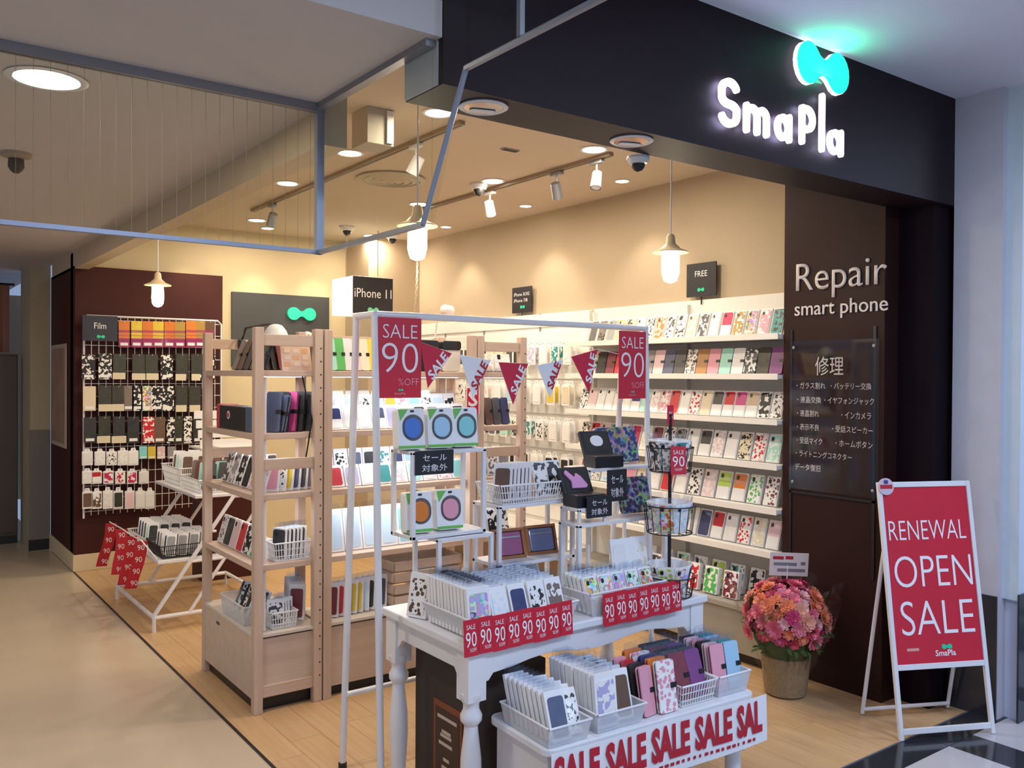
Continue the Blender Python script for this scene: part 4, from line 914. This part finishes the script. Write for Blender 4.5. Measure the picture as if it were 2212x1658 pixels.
basket(2.335, 2.492, TZ+.001, .40, .175, .085, 'milky basket of colourful cases in the middle of the table', 0, WHITE, True)
for i in range(5):
    stack('box', ('yellow:multi, white:multi, pink:dots', 'white:multi, cream:multi', 'lilac:multi, white:dots', 'white:multi, mint:multi', 'orange:multi, white:multi')[i], 5, (2.185+.072*i, 2.43, TZ+.007), (0, .026, 0), 0, R(20), ('at the corridor end of the colourful milky basket', 'second from the corridor end, colourful milky basket', 'in the middle of the colourful milky basket', 'second from the spinner end, colourful milky basket', 'at the spinner end of the colourful milky basket')[i], (.066, .135, .013), True)
for x, sp in ((2.40, 'white:plain'), (2.455, 'white:blotch'), (2.51, 'cream:dots')):
    cn, ak = sp.split(':'); pack('sleeve', (x, 2.515, TZ+.08), R(-14), R(16), cn, ak, 'sticking up out of the colourful milky basket', (.07, .165, .013))
def strip90(label, pxa, pxb, zt, zb, yv, n):
    x0, x1 = col(pxa, y=yv, z=zt), col(pxb, y=yv, z=zt)
    t = thing('price_strip', label, 'price strip', ((x0+x1)/2, yv, zb)); w_ = (x1-x0)/n
    for i in range(n):
        c = MB().box((-w_/2+.0006, -.0012, 0), (w_/2-.0006, .0006, zt-zb)).build('price_card', RED, t, loc=(x0-(x0+x1)/2+w_*(i+.5), -.001*(i % 2), .002*math.sin(i*2.1)), rot=(R(-4), 0, R(rnd.uniform(-1.5, 1.5))))
        text('90', c, INKW, 0, (zt-zb)*.46, w_*.74, (zt-zb)*.42, y=-.0012, bold=.0)
        text('SALE', c, INKW, 0, (zt-zb)*.80, w_*.6, (zt-zb)*.13, y=-.0012)
        text('%OFF', c, INKW, w_*.12, (zt-zb)*.17, w_*.45, (zt-zb)*.10, y=-.0012)
strip90('red strip of eight ninety percent cards on the long milky basket', 1003, 1238, .745, .625, 2.385, 8)
strip90('red strip of seven ninety percent cards on the colourful milky basket', 1305, 1473, .745, .625, 2.382, 7)

# wire spinner
sx_, sy_ = 2.625, 2.475
t = thing('wire_spinner', 'black wire spinner with three round tiers on the white table', 'display rack', (sx_, sy_, TZ+.001)); o0 = TZ+.001
MB().tube([(0, 0, 0), (0, 0, 1.40-o0)], .007, 8).build('pole', BLACKM, t)
TI = [(.662, .745, .105), (.915, 1.03, .105), (1.165, 1.265, .095)]
for i, (za, zb, r) in enumerate(TI):
    m_ = MB(); za -= o0; zb -= o0
    for z, rr in ((za+.004, r*.86), (zb, r)):
        m_.tube([(rr*math.cos(2*math.pi*k/24), rr*math.sin(2*math.pi*k/24), z) for k in range(25)], .0028, 5, cap=False)
    for k in range(16):
        a = 2*math.pi*k/16; m_.tube([(r*.86*math.cos(a), r*.86*math.sin(a), za+.004), (r*math.cos(a), r*math.sin(a), zb)], .0016, 4)
    for k in range(4):
        a = math.pi*k/4; m_.tube([(-r*.86*math.cos(a), -r*.86*math.sin(a), za+.004), (r*.86*math.cos(a), r*.86*math.sin(a), za+.004)], .002, 4)
    m_.build('wire_tier', BLACKM, t)
    cl = (('green:multi', 'white:ink', 'red:multi', 'black:blotch', 'lime:dots', 'white:multi', 'navy:plain', 'red:plain'), ('yellow:multi', 'red:dots', 'navy:plain', 'white:multi', 'orange:multi', 'ice blue:dots', 'lime:multi', 'white:multi'), ('grey:ink', 'white:ink', 'ice blue:blotch', 'dark grey:blotch', 'grey:dots', 'teal:blotch', 'white:ink', 'grey:blotch'))[i]
    for k in range(8):
        a = 2*math.pi*(k+.5)/8+.2; cn, ak = cl[k].split(':')
        pack('box', (sx_+r*.55*math.cos(a), sy_+r*.55*math.sin(a), za+o0+.008), a+R(90), R(-13), cn, ak, 'in the '+('lowest', 'middle', 'topmost')[i]+' tier of the wire spinner', (.066, .125, .008), True)
MB().box((-.018, -.001, 1.355-o0), (.018, .001, 1.435-o0)).build('red_flag', RED, t); text('%', t, INKW, 0, 1.395-o0, .02, .03, y=-.0015)
c_ = MB().box((-.032, -.0012, 0), (.032, 0, .112)).build('price_card', RED, t, loc=(-.055, -.098, 1.165-o0), rot=(R(-3), 0, R(-25)))
text('SALE', c_, INKW, 0, .088, .044, .016, y=-.0012); text('90', c_, INKW, 0, .052, .05, .042, y=-.0012); text('%OFF', c_, INKW, 0, .02, .03, .01, y=-.0012)

# ---- bench goods
bz = BZ+.002
basket(1.79, 2.235, bz, .17, .28, .065, 'milky basket of pale sleeved cases at the corridor end of the bench', R(-3), WHITE, True)
stack('sleeve', 'slate blue:plain, white:plain, grey:plain, white:plain', 9, (1.768, 2.125, bz+.006), (0, .026, 0), R(-3), R(20), 'filed in the corridor end bench basket', (.078, .155, .014), True)
stack('sleeve', 'white:ink, lilac:blotch, brown:plain', 5, (1.838, 2.14, bz+.006), (0, .036, 0), R(-12), R(26), 'beside the file in the corridor end bench basket', (.056, .145, .012))
basket(2.01, 2.235, bz, .21, .29, .065, 'milky basket with a tall file of white cases on the bench', R(-3), WHITE, True)
stack('sleeve', 'lilac:blotch, white:plain, white:plain, cream:plain', 11, (1.962, 2.125, bz+.006), (0, .0222, 0), R(-3), R(7), 'in the tall white file on the bench', (.09, .175, .017), True)
stack('sleeve', 'brown:plain, white:plain, beige:plain', 6, (2.055, 2.135, bz+.006), (0, .034, 0), R(-8), R(18), 'beside the tall white file on the bench', (.07, .165, .014), True)
stack('flip', 'pink:plain, black:plain, red:plain', 4, (2.155, 2.12, bz+.001), (0, .04, 0), R(6), R(12), 'in the pink file on the bench', (.062, .165, .018))
stack('flip', 'pink:dots, orange:plain, navy:plain', 5, (2.232, 2.105, bz+.001), (0, .038, 0), R(-2), R(10), 'next to the pink file on the bench', (.082, .175, .018), True)
basket(2.385, 2.215, bz, .175, .25, .075, 'white slotted basket of maroon cases on the bench', R(-3))
stack('flip', 'maroon:plain, dark grey:plain, black:plain', 6, (2.348, 2.135, bz+.008), (0, .028, 0), R(-5), R(20), 'in the slotted basket of maroon cases', (.076, .165, .016), True)
stack('flip', 'purple:plain, dark grey:plain, black:plain', 6, (2.426, 2.130, bz+.008), (0, .028, 0), R(-5), R(20), 'purple side of the slotted bench basket', (.070, .165, .016), True)
basket(2.565, 2.205, bz, .165, .25, .075, 'milky basket of pink and blue cases at the far bench end', R(-3), WHITE, True)
stack('flip', 'pink:plain, pale pink:plain, black:plain', 6, (2.53, 2.125, bz+.008), (0, .028, 0), R(-5), R(12), 'pink side of the far bench basket', (.066, .165, .016), True)
stack('flip', 'light blue:plain, teal:plain, grey:plain', 6, (2.605, 2.12, bz+.008), (0, .028, 0), R(-5), R(12), 'blue side of the far bench basket', (.070, .165, .016), True)
# blue and silver bags on the table behind
for x, cn in ((1.78, 'ice blue'), (2.02, 'light blue'), (2.09, 'gold'), (2.17, 'ice blue')):
    pack('sleeve', (x, 2.80, TZ+.002), R(-5), R(15), cn, 'blotch', 'standing low behind the baskets on the table', (.09, .13, .02), True)

# ================================================================ SALE RAIL, POSTERS, PENNANTS
RX0, RX1, RYA, RYB, RZT = 1.505, 2.905, 2.90, 3.05, 1.775
t = thing('sale_rail', 'white metal rail stand with splayed legs holding sale posters and pennants', 'rail stand', (RX0, 2.975, 0)); ro = Vector((-RX0, -2.975, 0))
for x in (RX0, RX1):
    for (yt, yb, n_) in ((RYA, 2.835, 'leg'), (RYB, 3.155, 'leg')):
        MB().tube([Vector((x, yb, .01))+ro, Vector((x, yt, RZT))+ro], .0135, 10).build(n_, WHITEM, t, smooth=True)
        MB().lathe([(.017, 0), (.017, .02), (.012, .025)], c=tuple(Vector((x, yb, 0))+ro), n=12).build('foot', BLACK, t)
    MB().tube([Vector((x, RYA-.008, RZT))+ro, Vector((x, RYB+.008, RZT))+ro], .0135, 10).build('end_bar', WHITEM, t, smooth=True)
MB().tube([Vector((RX0, RYA, RZT))+ro, Vector((RX1, RYA, RZT))+ro], .0135, 10).build('top_rail', WHITEM, t, smooth=True)
MB().tube([Vector((RX0, 3.12, .30))+ro, Vector((RX1, 3.12, .30))+ro], .011, 10).build('lower_rail', WHITEM, t, smooth=True)
def poster(label, x0, x1, z0, z1, yv):
    w_, h_ = x1-x0, z1-z0
    t = thing('sale_poster', label, 'poster', ((x0+x1)/2, yv, z0))
    MB().box((-w_/2, -.001, 0), (w_/2, .001, h_)).build('sheet', RED, t)
    text('SALE', t, INKW, 0, h_*.83, w_*.80, h_*.17, y=-.001, bold=-.012)
    text('90', t, INKW, 0, h_*.50, w_*.84, h_*.37, y=-.001, bold=-.016, res=5)
    text('%OFF', t, mat('print_pink', (.80, .35, .38), .5), w_*.2, h_*.20, w_*.48, h_*.09, y=-.001, bold=-.01)
    MB().prism([(a+w_*.02, b+h_*.10) for a, b in dumbbell(w_*.025)], -.0018, -.001).build('logo', GREEN, t)
    text('SmaPla', t, mat('print_pink', (.80, .35, .38), .5), 0, h_*.055, w_*.26, h_*.03, y=-.001)
    for sx in (-1, 1): MB().tube([(sx*w_*.4, 0, h_-.004), (sx*w_*.4, 0, h_+.012)], .0012, 4).build('tie', PAPER, t)
poster('red ninety percent sale poster at the corridor end of the white rail', 1.511, 1.694, 1.465, 1.765, 2.884)
poster('red ninety percent sale poster at the pillar end of the white rail', 2.722, 2.892, 1.45, 1.757, 2.884)
YP = 2.888
def ppt(x, y): q = hit(x, y, 'y', YP); return (q.x, q.z)
PEN = [((908, 738), (976, 763), (924, 838), 1, 'red sale pennant hanging beside the corridor end poster'),
       ((993, 766), (1060, 778), (1022, 862), 0, 'white sale pennant hanging above the small red card'),
       ((1077, 782), (1141, 785), (1108, 873), 1, 'red sale pennant in the middle of the pennant string'),
       ((1160, 789), (1216, 777), (1188, 860), 0, 'white sale pennant beside the middle red pennant'),
       ((1234, 770), (1291, 754), (1273, 849), 1, 'red sale pennant hanging beside the pillar end poster')]
for a, b, c, isred, lb in PEN:
    A, B, Cc = ppt(*a), ppt(*b), ppt(*c); cx, cz = (A[0]+B[0]+Cc[0])/3, (A[1]+B[1]+Cc[1])/3
    t = thing('sale_pennant', lb, 'pennant', (cx, YP, cz), 0, None)
    MB().prism([(A[0]-cx, A[1]-cz), (Cc[0]-cx, Cc[1]-cz), (B[0]-cx, B[1]-cz)], -.0008, .0008).build('cloth', REDC if isred else PAPER, t)
    ang = math.atan2(B[1]-Cc[1], B[0]-Cc[0]); ln = math.hypot(B[0]-Cc[0], B[1]-Cc[1])
    o_ = text('SALE', t, INKW if isred else INKR, 0, 0, ln*.66, .038, y=-.0012, bold=.03, skew=.1); o_.rotation_euler = (0, -ang, 0)
    mx_, mz_ = (B[0]+Cc[0])/2-cx, (B[1]+Cc[1])/2-cz; o_.location = (mx_-.020*math.sin(ang)+.05*ln*math.cos(ang), 0, mz_+.020*math.cos(ang)+.05*ln*math.sin(ang))
cord = [(RX0+.17, YP, 1.64)]
for a, b, *_ in PEN:
    for q in (a, b): p_ = ppt(*q); cord.append((p_[0], YP+.002, p_[1]))
cord.append((2.74, YP, 1.65))
tag(MB().tube(cord, .0012, 4).build('pennant_string', PAPER), 'thin string carrying the red and white pennants', 'string')
p_ = hit(1021, 895, 'y', 3.84)
t = thing('sale_card', 'small red and white sale card hung on the pine post behind the pennants', 'card', (p_.x, 3.84, p_.z))
MB().box((-.042, -.001, 0), (.042, .001, .14)).build('sheet', RED, t); text('S', t, INKW, 0, .085, .06, .085, y=-.001, bold=.02); MB().box((-.042, -.0015, 0), (-.037, -.001, .14)).build('edge', PAPER, t); MB().box((.037, -.0015, 0), (.042, -.001, .14)).build('edge', PAPER, t)

# ================================================================ A-FRAME BOARD
fx, fy = Vector((.903, -.430, 0)), Vector((.430, .903, 0)); AW, AD, AH = .465, .29, 1.085
t = thing('a_board', 'red open sale board in a white metal folding stand on the wooden floor', 'sign board', (3.546, 2.005, 0), math.atan2(-.430, .903))
lean = math.atan2(AD*.62, AH)
fr = bpy.data.objects.new('front_panel', None); COL.objects.link(fr); fr.parent = t; fr.rotation_euler = (-lean, 0, 0); HL = AH/math.cos(lean)
for x in (.010, AW-.010): MB().box((x-.010, -.009, 0), (x+.010, .009, HL)).build('stile', WHITEM, fr, .003)
for z in (.035, .30, HL-.012): MB().box((.02, -.008, z-.012), (AW-.02, .008, z+.012)).build('cross_rail', WHITEM, fr, .002)
MB().box((.02, -.003, .312), (AW-.02, .003, HL-.024)).build('poster', RED, fr)
for (s_, cz, h_, w_) in (('RENEWAL', .885, .085, .385), ('OPEN', .705, .135, .385), ('SALE', .505, .145, .36)): text(s_, fr, INKW, AW/2-.01*(s_ == 'RENEWAL')+.006, cz, w_, h_, y=-.003, bold=-.010, res=5)
MB().prism([(a+AW*.58, b+.378) for a, b in dumbbell(.011)], -.0045, -.003).build('logo', GREEN, fr)
text('SmaPla', fr, INKW, AW*.56, .352, .10, .026, y=-.003, bold=.015)
MB().prism(rrect(.06, .012, .004, 2, AW*.22, .372), -.0042, -.003).build('sticker', mat('sticker_peach', (.75, .35, .3), .5), fr)
MB().prism(rrect(.075, .075, .037, 8, .036, HL-.02), -.0145, -.0095).build('badge', mat('badge_pink', (.62, .50, .58), .5), fr)
MB().box((.006, -.0152, HL-.03), (.066, -.0145, HL-.012)).build('badge_band', INKR, fr); MB().prism(rrect(.022, .018, .006, 3, .036, HL-.0), -.0152, -.0145).build('badge_mark', mat('badge_navy', (.05, .05, .2), .5), fr)
for x in (.012, AW-.012): MB().tube([(x, AD, .008), (x, AD*.62*.72+.012, AH*.72)], .009, 8).build('back_leg', WHITEM, t, smooth=True)
MB().tube([(.012, AD-.01, .03), (AW-.012, AD-.01, .03)], .009, 8).build('back_bar', WHITEM, t, smooth=True)

# ================================================================ FLOWERS
FX, FY = 3.625, 2.64
t = thing('flower_arrangement', 'pink and orange flowers in a burlap wrapped pot beside the pillar', 'flowers', (FX, FY, 0))
MB().lathe([(.085, 0), (.10, .01), (.11, .10), (.118, .19), (.10, .195), (.09, .17)], n=24).build('pot_wrap', mat('burlap', (.27, .19, .10), .9, var=.3, scale=60, bump=.4), t, smooth=True)
n = 48; wr = MB(); vs = []
for j in range(7):
    v = j/6; z = .12+.42*v
    for k in range(n):
        a = 2*math.pi*k/n; r = .11+.15*v**.8+(.012+.022*v)*math.sin(a*9+j*.5)+.01*math.sin(a*17); vs.append((r*math.cos(a), r*math.sin(a), z+.03*v*math.sin(a*5)))
wr.add(vs, [(j*n+k, j*n+(k+1) % n, (j+1)*n+(k+1) % n, (j+1)*n+k) for j in range(6) for k in range(n)])
wr.build('clear_wrap', glass('clear_film', (.97, .98, .98), .03, .15), t, smooth=True)
def blossom(np_, r):
    m_ = MB()
    for ring, (rr, zz, tl) in enumerate(((1, 0, .35), (.72, .14, .7), (.45, .25, 1.1))):
        for k in range(np_-ring):
            a = 2*math.pi*(k+ring*.5)/(np_-ring); c_, s_ = math.cos(a), math.sin(a); R1 = r*rr
            def P(u, v, h): return (c_*u-s_*v, s_*u+c_*v, h)
            m_.add([P(0, 0, zz*r*.5), P(R1*.6, -R1*.36, zz*r+R1*tl*.35), P(R1, -R1*.18, zz*r+R1*tl*.75), P(R1*1.02, R1*.2, zz*r+R1*tl*.8), P(R1*.6, R1*.36, zz*r+R1*tl*.4)], [(0, 1, 2, 3, 4)])
    return m_.mesh('blossom', PETAL)
PETAL = art('petal', 'plain')
BM = [blossom(8, .038), blossom(7, .030), blossom(9, .043)]
fc_ = [(.72, .13, .22), (.76, .20, .28), (.80, .22, .10), (.58, .02, .15), (.80, .36, .26), (.66, .06, .12), (.78, .40, .42)]
for k in range(110):
    g_ = math.pi*(3-math.sqrt(5)); u = (k+.5)/110; zz = 1-1.45*u; rr = math.sqrt(max(0, 1-zz*zz)); a = g_*k
    d_ = Vector((rr*math.cos(a), rr*math.sin(a), zz)); p_ = Vector((0, 0, .37))+Vector((d_.x*.185, d_.y*.185, d_.z*.165))*(1+.08*rnd.uniform(-1, 1))
    put('blossom', BM[k % 3], t, loc=p_, rot=d_.to_track_quat('Z', 'Y').to_euler(), color=rnd.choice(fc_))
lf = MB().add([(0, 0, 0), (.012, .02, .006), (.010, .045, .004), (0, .065, -.004), (-.010, .045, .004), (-.012, .02, .006)], [(0, 1, 2, 3, 4, 5)]).mesh('leaf', mat('leaf_green', (.06, .12, .03), .6))
for k in range(70):
    a = rnd.random()*6.28; z = rnd.uniform(.20, .46); r = .10+.07*math.sin((z-.2)/.26*3.1)
    put('leaf', lf, t, loc=(r*math.cos(a), r*math.sin(a), z), rot=(rnd.uniform(-.6, .9), rnd.uniform(-.5, .5), a-math.pi/2))
MB().lathe([(.085, .16), (.15, .26), (.17, .36), (.13, .46), (.03, .5)], n=20).build('greenery_core', mat('leaf_dark', (.035, .07, .02), .8, bump=.8, scale=40), t, smooth=True)
MB().tube([(.02, .02, .2), (.05, .03, .62)], .003, 5).build('card_pick', PLAST, t)
cd = MB().box((-.10, -.001, 0), (.10, .001, .115)).build('message_card', mat('card_cream', (.74, .66, .60), .6), t, loc=(.055, .028, .565), rot=(0, R(3), R(-30)))
for k, (a, b, z, m_) in enumerate(((-.085, -.03, .08, INKR), (-.02, .02, .082, INKR), (-.08, .04, .05, GREYM), (-.06, .085, .02, GREYM), (.06, .085, .055, GREYM))): MB().box((a, -.0018, z), (b, -.001, z+.016)).build('card_print', m_, cd)

# ================================================================ LETTERING ON THE PILLAR
t = thing('wall_lettering', 'white repair lettering fixed to the dark brown pillar', 'lettering', (PX-.002, 2.53, 1.95), L90)
LETW = mat('letter_cream', (.72, .66, .62), .5)
text('Repair', t, LETW, 0, .095, .50, .185, y=0, bold=-.005, ext=.006, res=5)
text('smart phone', t, LETW, 0, -.055, .515, .095, y=0, bold=0, ext=.006, res=4)
t = thing('service_panel', 'clear acrylic panel with white list of repairs screwed to the pillar', 'sign', (PX-.008, 2.56, .975), L90)
MB().prism(rrect(.50, .765, .004, 2, 0, .382), -.006, -.002).build('acrylic_sheet', glass('acrylic', (.90, .90, .92), .03, .05), t)
for sx in (-1, 1):
    for z in (.035, .73): MB().lathe([(.008, 0), (.008, .004), (.004, .006)], n=12).build('standoff_screw', GREYM, t, loc=(sx*.225, -.006, z), rot=(R(90), 0, 0))
text('修理', t, LETW, -.02, .635, .16, .095, y=-.001)
for (s_, cx, cz, w_) in (('・ガラス割れ', -.125, .535, .17), ('・バッテリー交換', .10, .535, .22), ('・液晶交換', -.135, .462, .14), ('・イヤフォンジャック', .09, .462, .27), ('・液晶割れ', -.14, .392, .13), ('・インカメラ', .13, .392, .16),
                         ('・表示不良', -.14, .322, .13), ('・受話スピーカー', .11, .322, .22), ('・受話マイク', -.13, .252, .15), ('・ホームボタン', .12, .252, .20), ('・ライトニングコネクター', -.05, .185, .32), ('データ復旧', -.14, .115, .15)):
    text(s_, t, LETW, cx, cz, w_, .034, y=-.001, res=1)

# ================================================================ SIGNS DEEPER IN THE SHOP
t = thing('logo_board', 'dark grey board with green dumbbell logo on the cream back wall', 'sign', (2.99, YB-.004, 1.62))
MB().box((-.455, -.02, 0), (.455, 0, .648)).build('board', mat('board_slate', (.050, .052, .055), .45), t, .002)
q_ = hit(651, 678, 'y', YB-.03)
MB().prism([(a+q_.x-2.99, b+q_.z-1.62) for a, b in dumbbell(.058)], -.045, -.02).build('logo', mat('logo_board_green', (.02, .70, .38), .4, emit=.25), t)
text('SmaPla', t, INKW, q_.x-2.99, q_.z-1.62-.22, .40, .13, y=-.021, bold=.03)
t = thing('light_box_sign', 'hanging box sign with black face, white writing and lit white side', 'sign', (3.407, 6.6, 2.06))
MB().box((-.187, 0, 0), (.187, .40, .312)).build('box', mat('lightbox_white', (.86, .86, .84), .4, emit=.9), t, .002)
MB().box((-.186, -.004, .002), (.186, 0, .310)).build('face', SIGNB, t)
text('iPhone 11', t, INKW, 0, .175, .345, .075, y=-.004)
MB().prism([(a, b+.035) for a, b in dumbbell(.022)], -.007, -.004).build('logo', mat('logo_pale', (.20, .62, .40), .5), t)
for x in (-.15, .15): MB().tube([(x, .2, .312), (x, .2, ZC-2.06)], .004, 6).build('hanging_rod', TRACK, t)
def wall_sign(label, y0, y1, z0, z1, lines, lg):
    t = sign_card(label, (4.108, (y0+y1)/2, z0), y1-y0, z1-z0, L90, lines, d=.008, logo=lg, name='header_sign')
    MB().tube([(0, .004, -.05), (0, .004, 0)], .004, 6).build('stem', BLACKM, t)
wall_sign('black sign standing above the hook wall', 5.33, 5.58, 2.045, 2.245, [('iPhone X/XS', 0, .72, .8, .13), ('iPhone 7/8', -.05, .48, .7, .13)], (.05, .22, .05))
wall_sign('black free sign standing above the white wall shelves', 3.51, 3.745, 2.045, 2.25, [('FREE', 0, .68, .42, .17)], (0, .20, .05))
a = hit(178, 735, 'y', GY-.10); b = hit(254, 683, 'y', GY-.10)
t = sign_card('dark navy film sign hung on the top of the wire grid', ((a.x+b.x)/2, GY-.10, a.z), b.x-a.x, b.z-a.z, 0, [('Film', 0, .60, .34, .24)], m=mat('sign_navy', (.018, .022, .045), .5), logo=(.02, .17, .05), name='film_sign')
for x in (-.10, .10): MB().tube([(x, 0, b.z-a.z-.03), (x, .098, b.z-a.z-.03)], .003, 5).build('bracket', WHITEM, t)
t = thing('wall_poster', 'narrow framed poster on the corridor side of the dark brown wall', 'poster', (XL-.004, 8.13, .94), L90)
MB().box((-.335, -.012, 0), (.335, 0, .85)).build('frame', mat('poster_frame', (.50, .42, .32), .5), t, .003)
MB().box((-.30, -.014, .035), (.30, -.012, .815)).build('print', mat('poster_print', (.34, .22, .16), .5, var=.5, scale=5), t)

# ================================================================ LADDER STAND BY THE GRID WALL
t = thing('ladder_stand', 'white slanted tube stand with trays of cases before the wire grid', 'display rack', (1.7, 5.95, 0)); lo = Vector((-1.7, -5.95, 0))
def lt_(pts, n_, r=.013): MB().tube([Vector(q)+lo for q in pts], r, 8).build(n_, WHITEM, t, smooth=True)
for y in (5.47, 6.43):
    lt_([(1.375, y, 0), (1.375, y, .10), (2.02, y, 1.02)], 'slanted_leg'); lt_([(1.375, y, .085), (2.12, y, .085), (2.12, y, 0)], 'foot_bar')
    lt_([(1.58, y, .085), (2.12, y, .86)], 'slanted_brace', .011); lt_([(1.85, y, .78), (2.28, y, .78)], 'shelf_arm', .010); lt_([(1.58, y, .40), (2.05, y, .40)], 'shelf_arm', .010)
for (x, z) in ((1.375, .085), (2.12, .085), (2.02, 1.02)): lt_([(x, 5.47, z), (x, 6.43, z)], 'cross_bar')
for (x0, x1, z) in ((1.40, 1.80, .42), (1.62, 2.05, .80)):
    MB().box(Vector((x0, 5.485, z-.02))+lo, Vector((x1, 6.415, z))+lo).build('tray', WHITEM, t, .003)
lz1, lz2 = .421, .801
basket(1.60, 5.68, lz1, .36, .34, .08, 'black slotted basket of filed cases on the lower ladder tray', 0, BLACK)
for i in range(4): stack('sleeve', 'grey:plain, black:plain, white:plain', 5, (1.49+.07*i, 5.56, lz1+.006), (0, .055, 0), R(-30), R(22), 'in the black basket on the ladder stand', (.06, .14, .012))
basket(1.60, 6.12, lz1, .36, .44, .07, 'white basket on the lower ladder tray beside the grid', 0)
for i in range(4): stack('sleeve', 'black:plain, mint:plain, brown:plain, navy:plain', 5, (1.49+.07*i, 5.98, lz1+.006), (0, .065, 0), R(-30), R(20), 'in the white lower basket of the ladder stand', (.065, .15, .012))
basket(1.84, 5.72, lz2, .38, .40, .085, 'white slotted basket of cases on the upper ladder tray', 0)
for i in range(3): stack('flip', 'dark grey:plain, mint:plain, maroon:plain, taupe:plain', 4, (1.73+.10*i, 5.60, lz2+.006), (0, .075, 0), R(-35), R(18), 'in the white upper basket of the ladder stand', (.08, .18, .02))
basket(1.84, 6.17, lz2, .38, .42, .12, 'tall white basket on the upper ladder tray beside the grid', 0)
for i in range(3): stack('sleeve', 'brown:plain, white:plain, mint:plain', 4, (1.73+.10*i, 6.06, lz2+.006), (0, .075, 0), R(-35), R(14), 'in the tall upper basket of the ladder stand', (.08, .21, .014))
t2 = thing('tier_rack', 'cream stepped case rack standing on the upper ladder tray', 'display rack', (2.2, 6.75, 0))
for k in range(4): MB().box((-.22, -.16+.05*k, 1.0+.07*k), (.28, -.15+.05*k, 1.06+.07*k)).build('card_step', CARD, t2, .002)
MB().box((-.2, -.16, 0), (.26, .1, .99)).build('cabinet', mat('maroon_paint', (.07, .02, .02), .5), t2, .003); MB().box((-.22, -.18, .985), (.28, .12, 1.0)).build('top', SHELFW, t2, .002)
t2['label'] = 'dark brown cabinet with stepped cream cards before the grid wall'
# red strips hanging from the lower tray
SA = []
for i, (x0, y0, x1, y1) in enumerate(((240, 1130, 222, 1222), (262, 1142, 256, 1240), (283, 1157, 270, 1262), (305, 1168, 285, 1270))):
    A = hit(x0, y0, 'x', 1.345); B = hit(x1, y1, 'x', 1.335); SA.append(A)
    t3 = thing('red_price_strip', ('first', 'second', 'third', 'fourth')[i]+' red price strip hanging on the ladder stand, counted from the grid', 'price strip', A)
    d_ = B-A; w_ = Vector((.034, -.012, 0)); vs = []
    for k in range(5):
        c_ = d_*(k/4)+Vector((.010*math.sin(k*1.2), 0, 0)); vs += [c_-w_, c_+w_]
    o_ = MB().add(vs, [(2*k, 2*k+1, 2*k+3, 2*k+2) for k in range(4)]).build('strip', RED, t3); o_.modifiers.new('t', 'SOLIDIFY').thickness = .002
    for k in range(4):
        c_ = d_*((k+.5)/4); text('90', t3, INKW, c_.x+.002, c_.z, .040, .034, y=c_.y-.016)

# second clip lamp washing the side wall
t = thing('clip_lamp', 'white clip lamp on the end rack behind pennants', 'lamp', (2.80, 4.50, 1.735))
MB().box((-.02, .09, -.03), (.02, .115, .04)).build('clamp', BLACK, t, .003)
MB().tube([(0, .10, .04), (0, .08, .15), (.02, .02, .20)], .006, 8).build('arm', WHITEM, t)
MB().lathe([(.012, .06), (.028, .05), (.045, .0), (.042, .0), (.015, .04)], n=18).build('shade', mat('lamp_pinkwhite', (.8, .7, .68), .3), t, smooth=True, loc=(.03, .0, .20), rot=(0, R(-70), R(25)))
lc_ = lamp('clip_lamp_light', 'SPOT', (2.92, 4.55, 1.93), 14, (1, .9, .68), .02, spot=75, blend=.8); aim(lc_, (4.15, 5.6, 2.15))

LS = bpy.data.objects['ladder_stand']
MB().tube([SA[0]+lo+Vector((0, .05, .004))]+[q+lo+Vector((0, 0, .004)) for q in SA]+[Vector((1.40, 5.5, .43))+lo], .004, 6).build('hanging_wire', WHITEM, LS)
MB().tube([SA[0]+lo+Vector((0, .05, .004)), Vector((1.56, 6.43, .365))+lo], .004, 6).build('hanging_wire', WHITEM, LS)
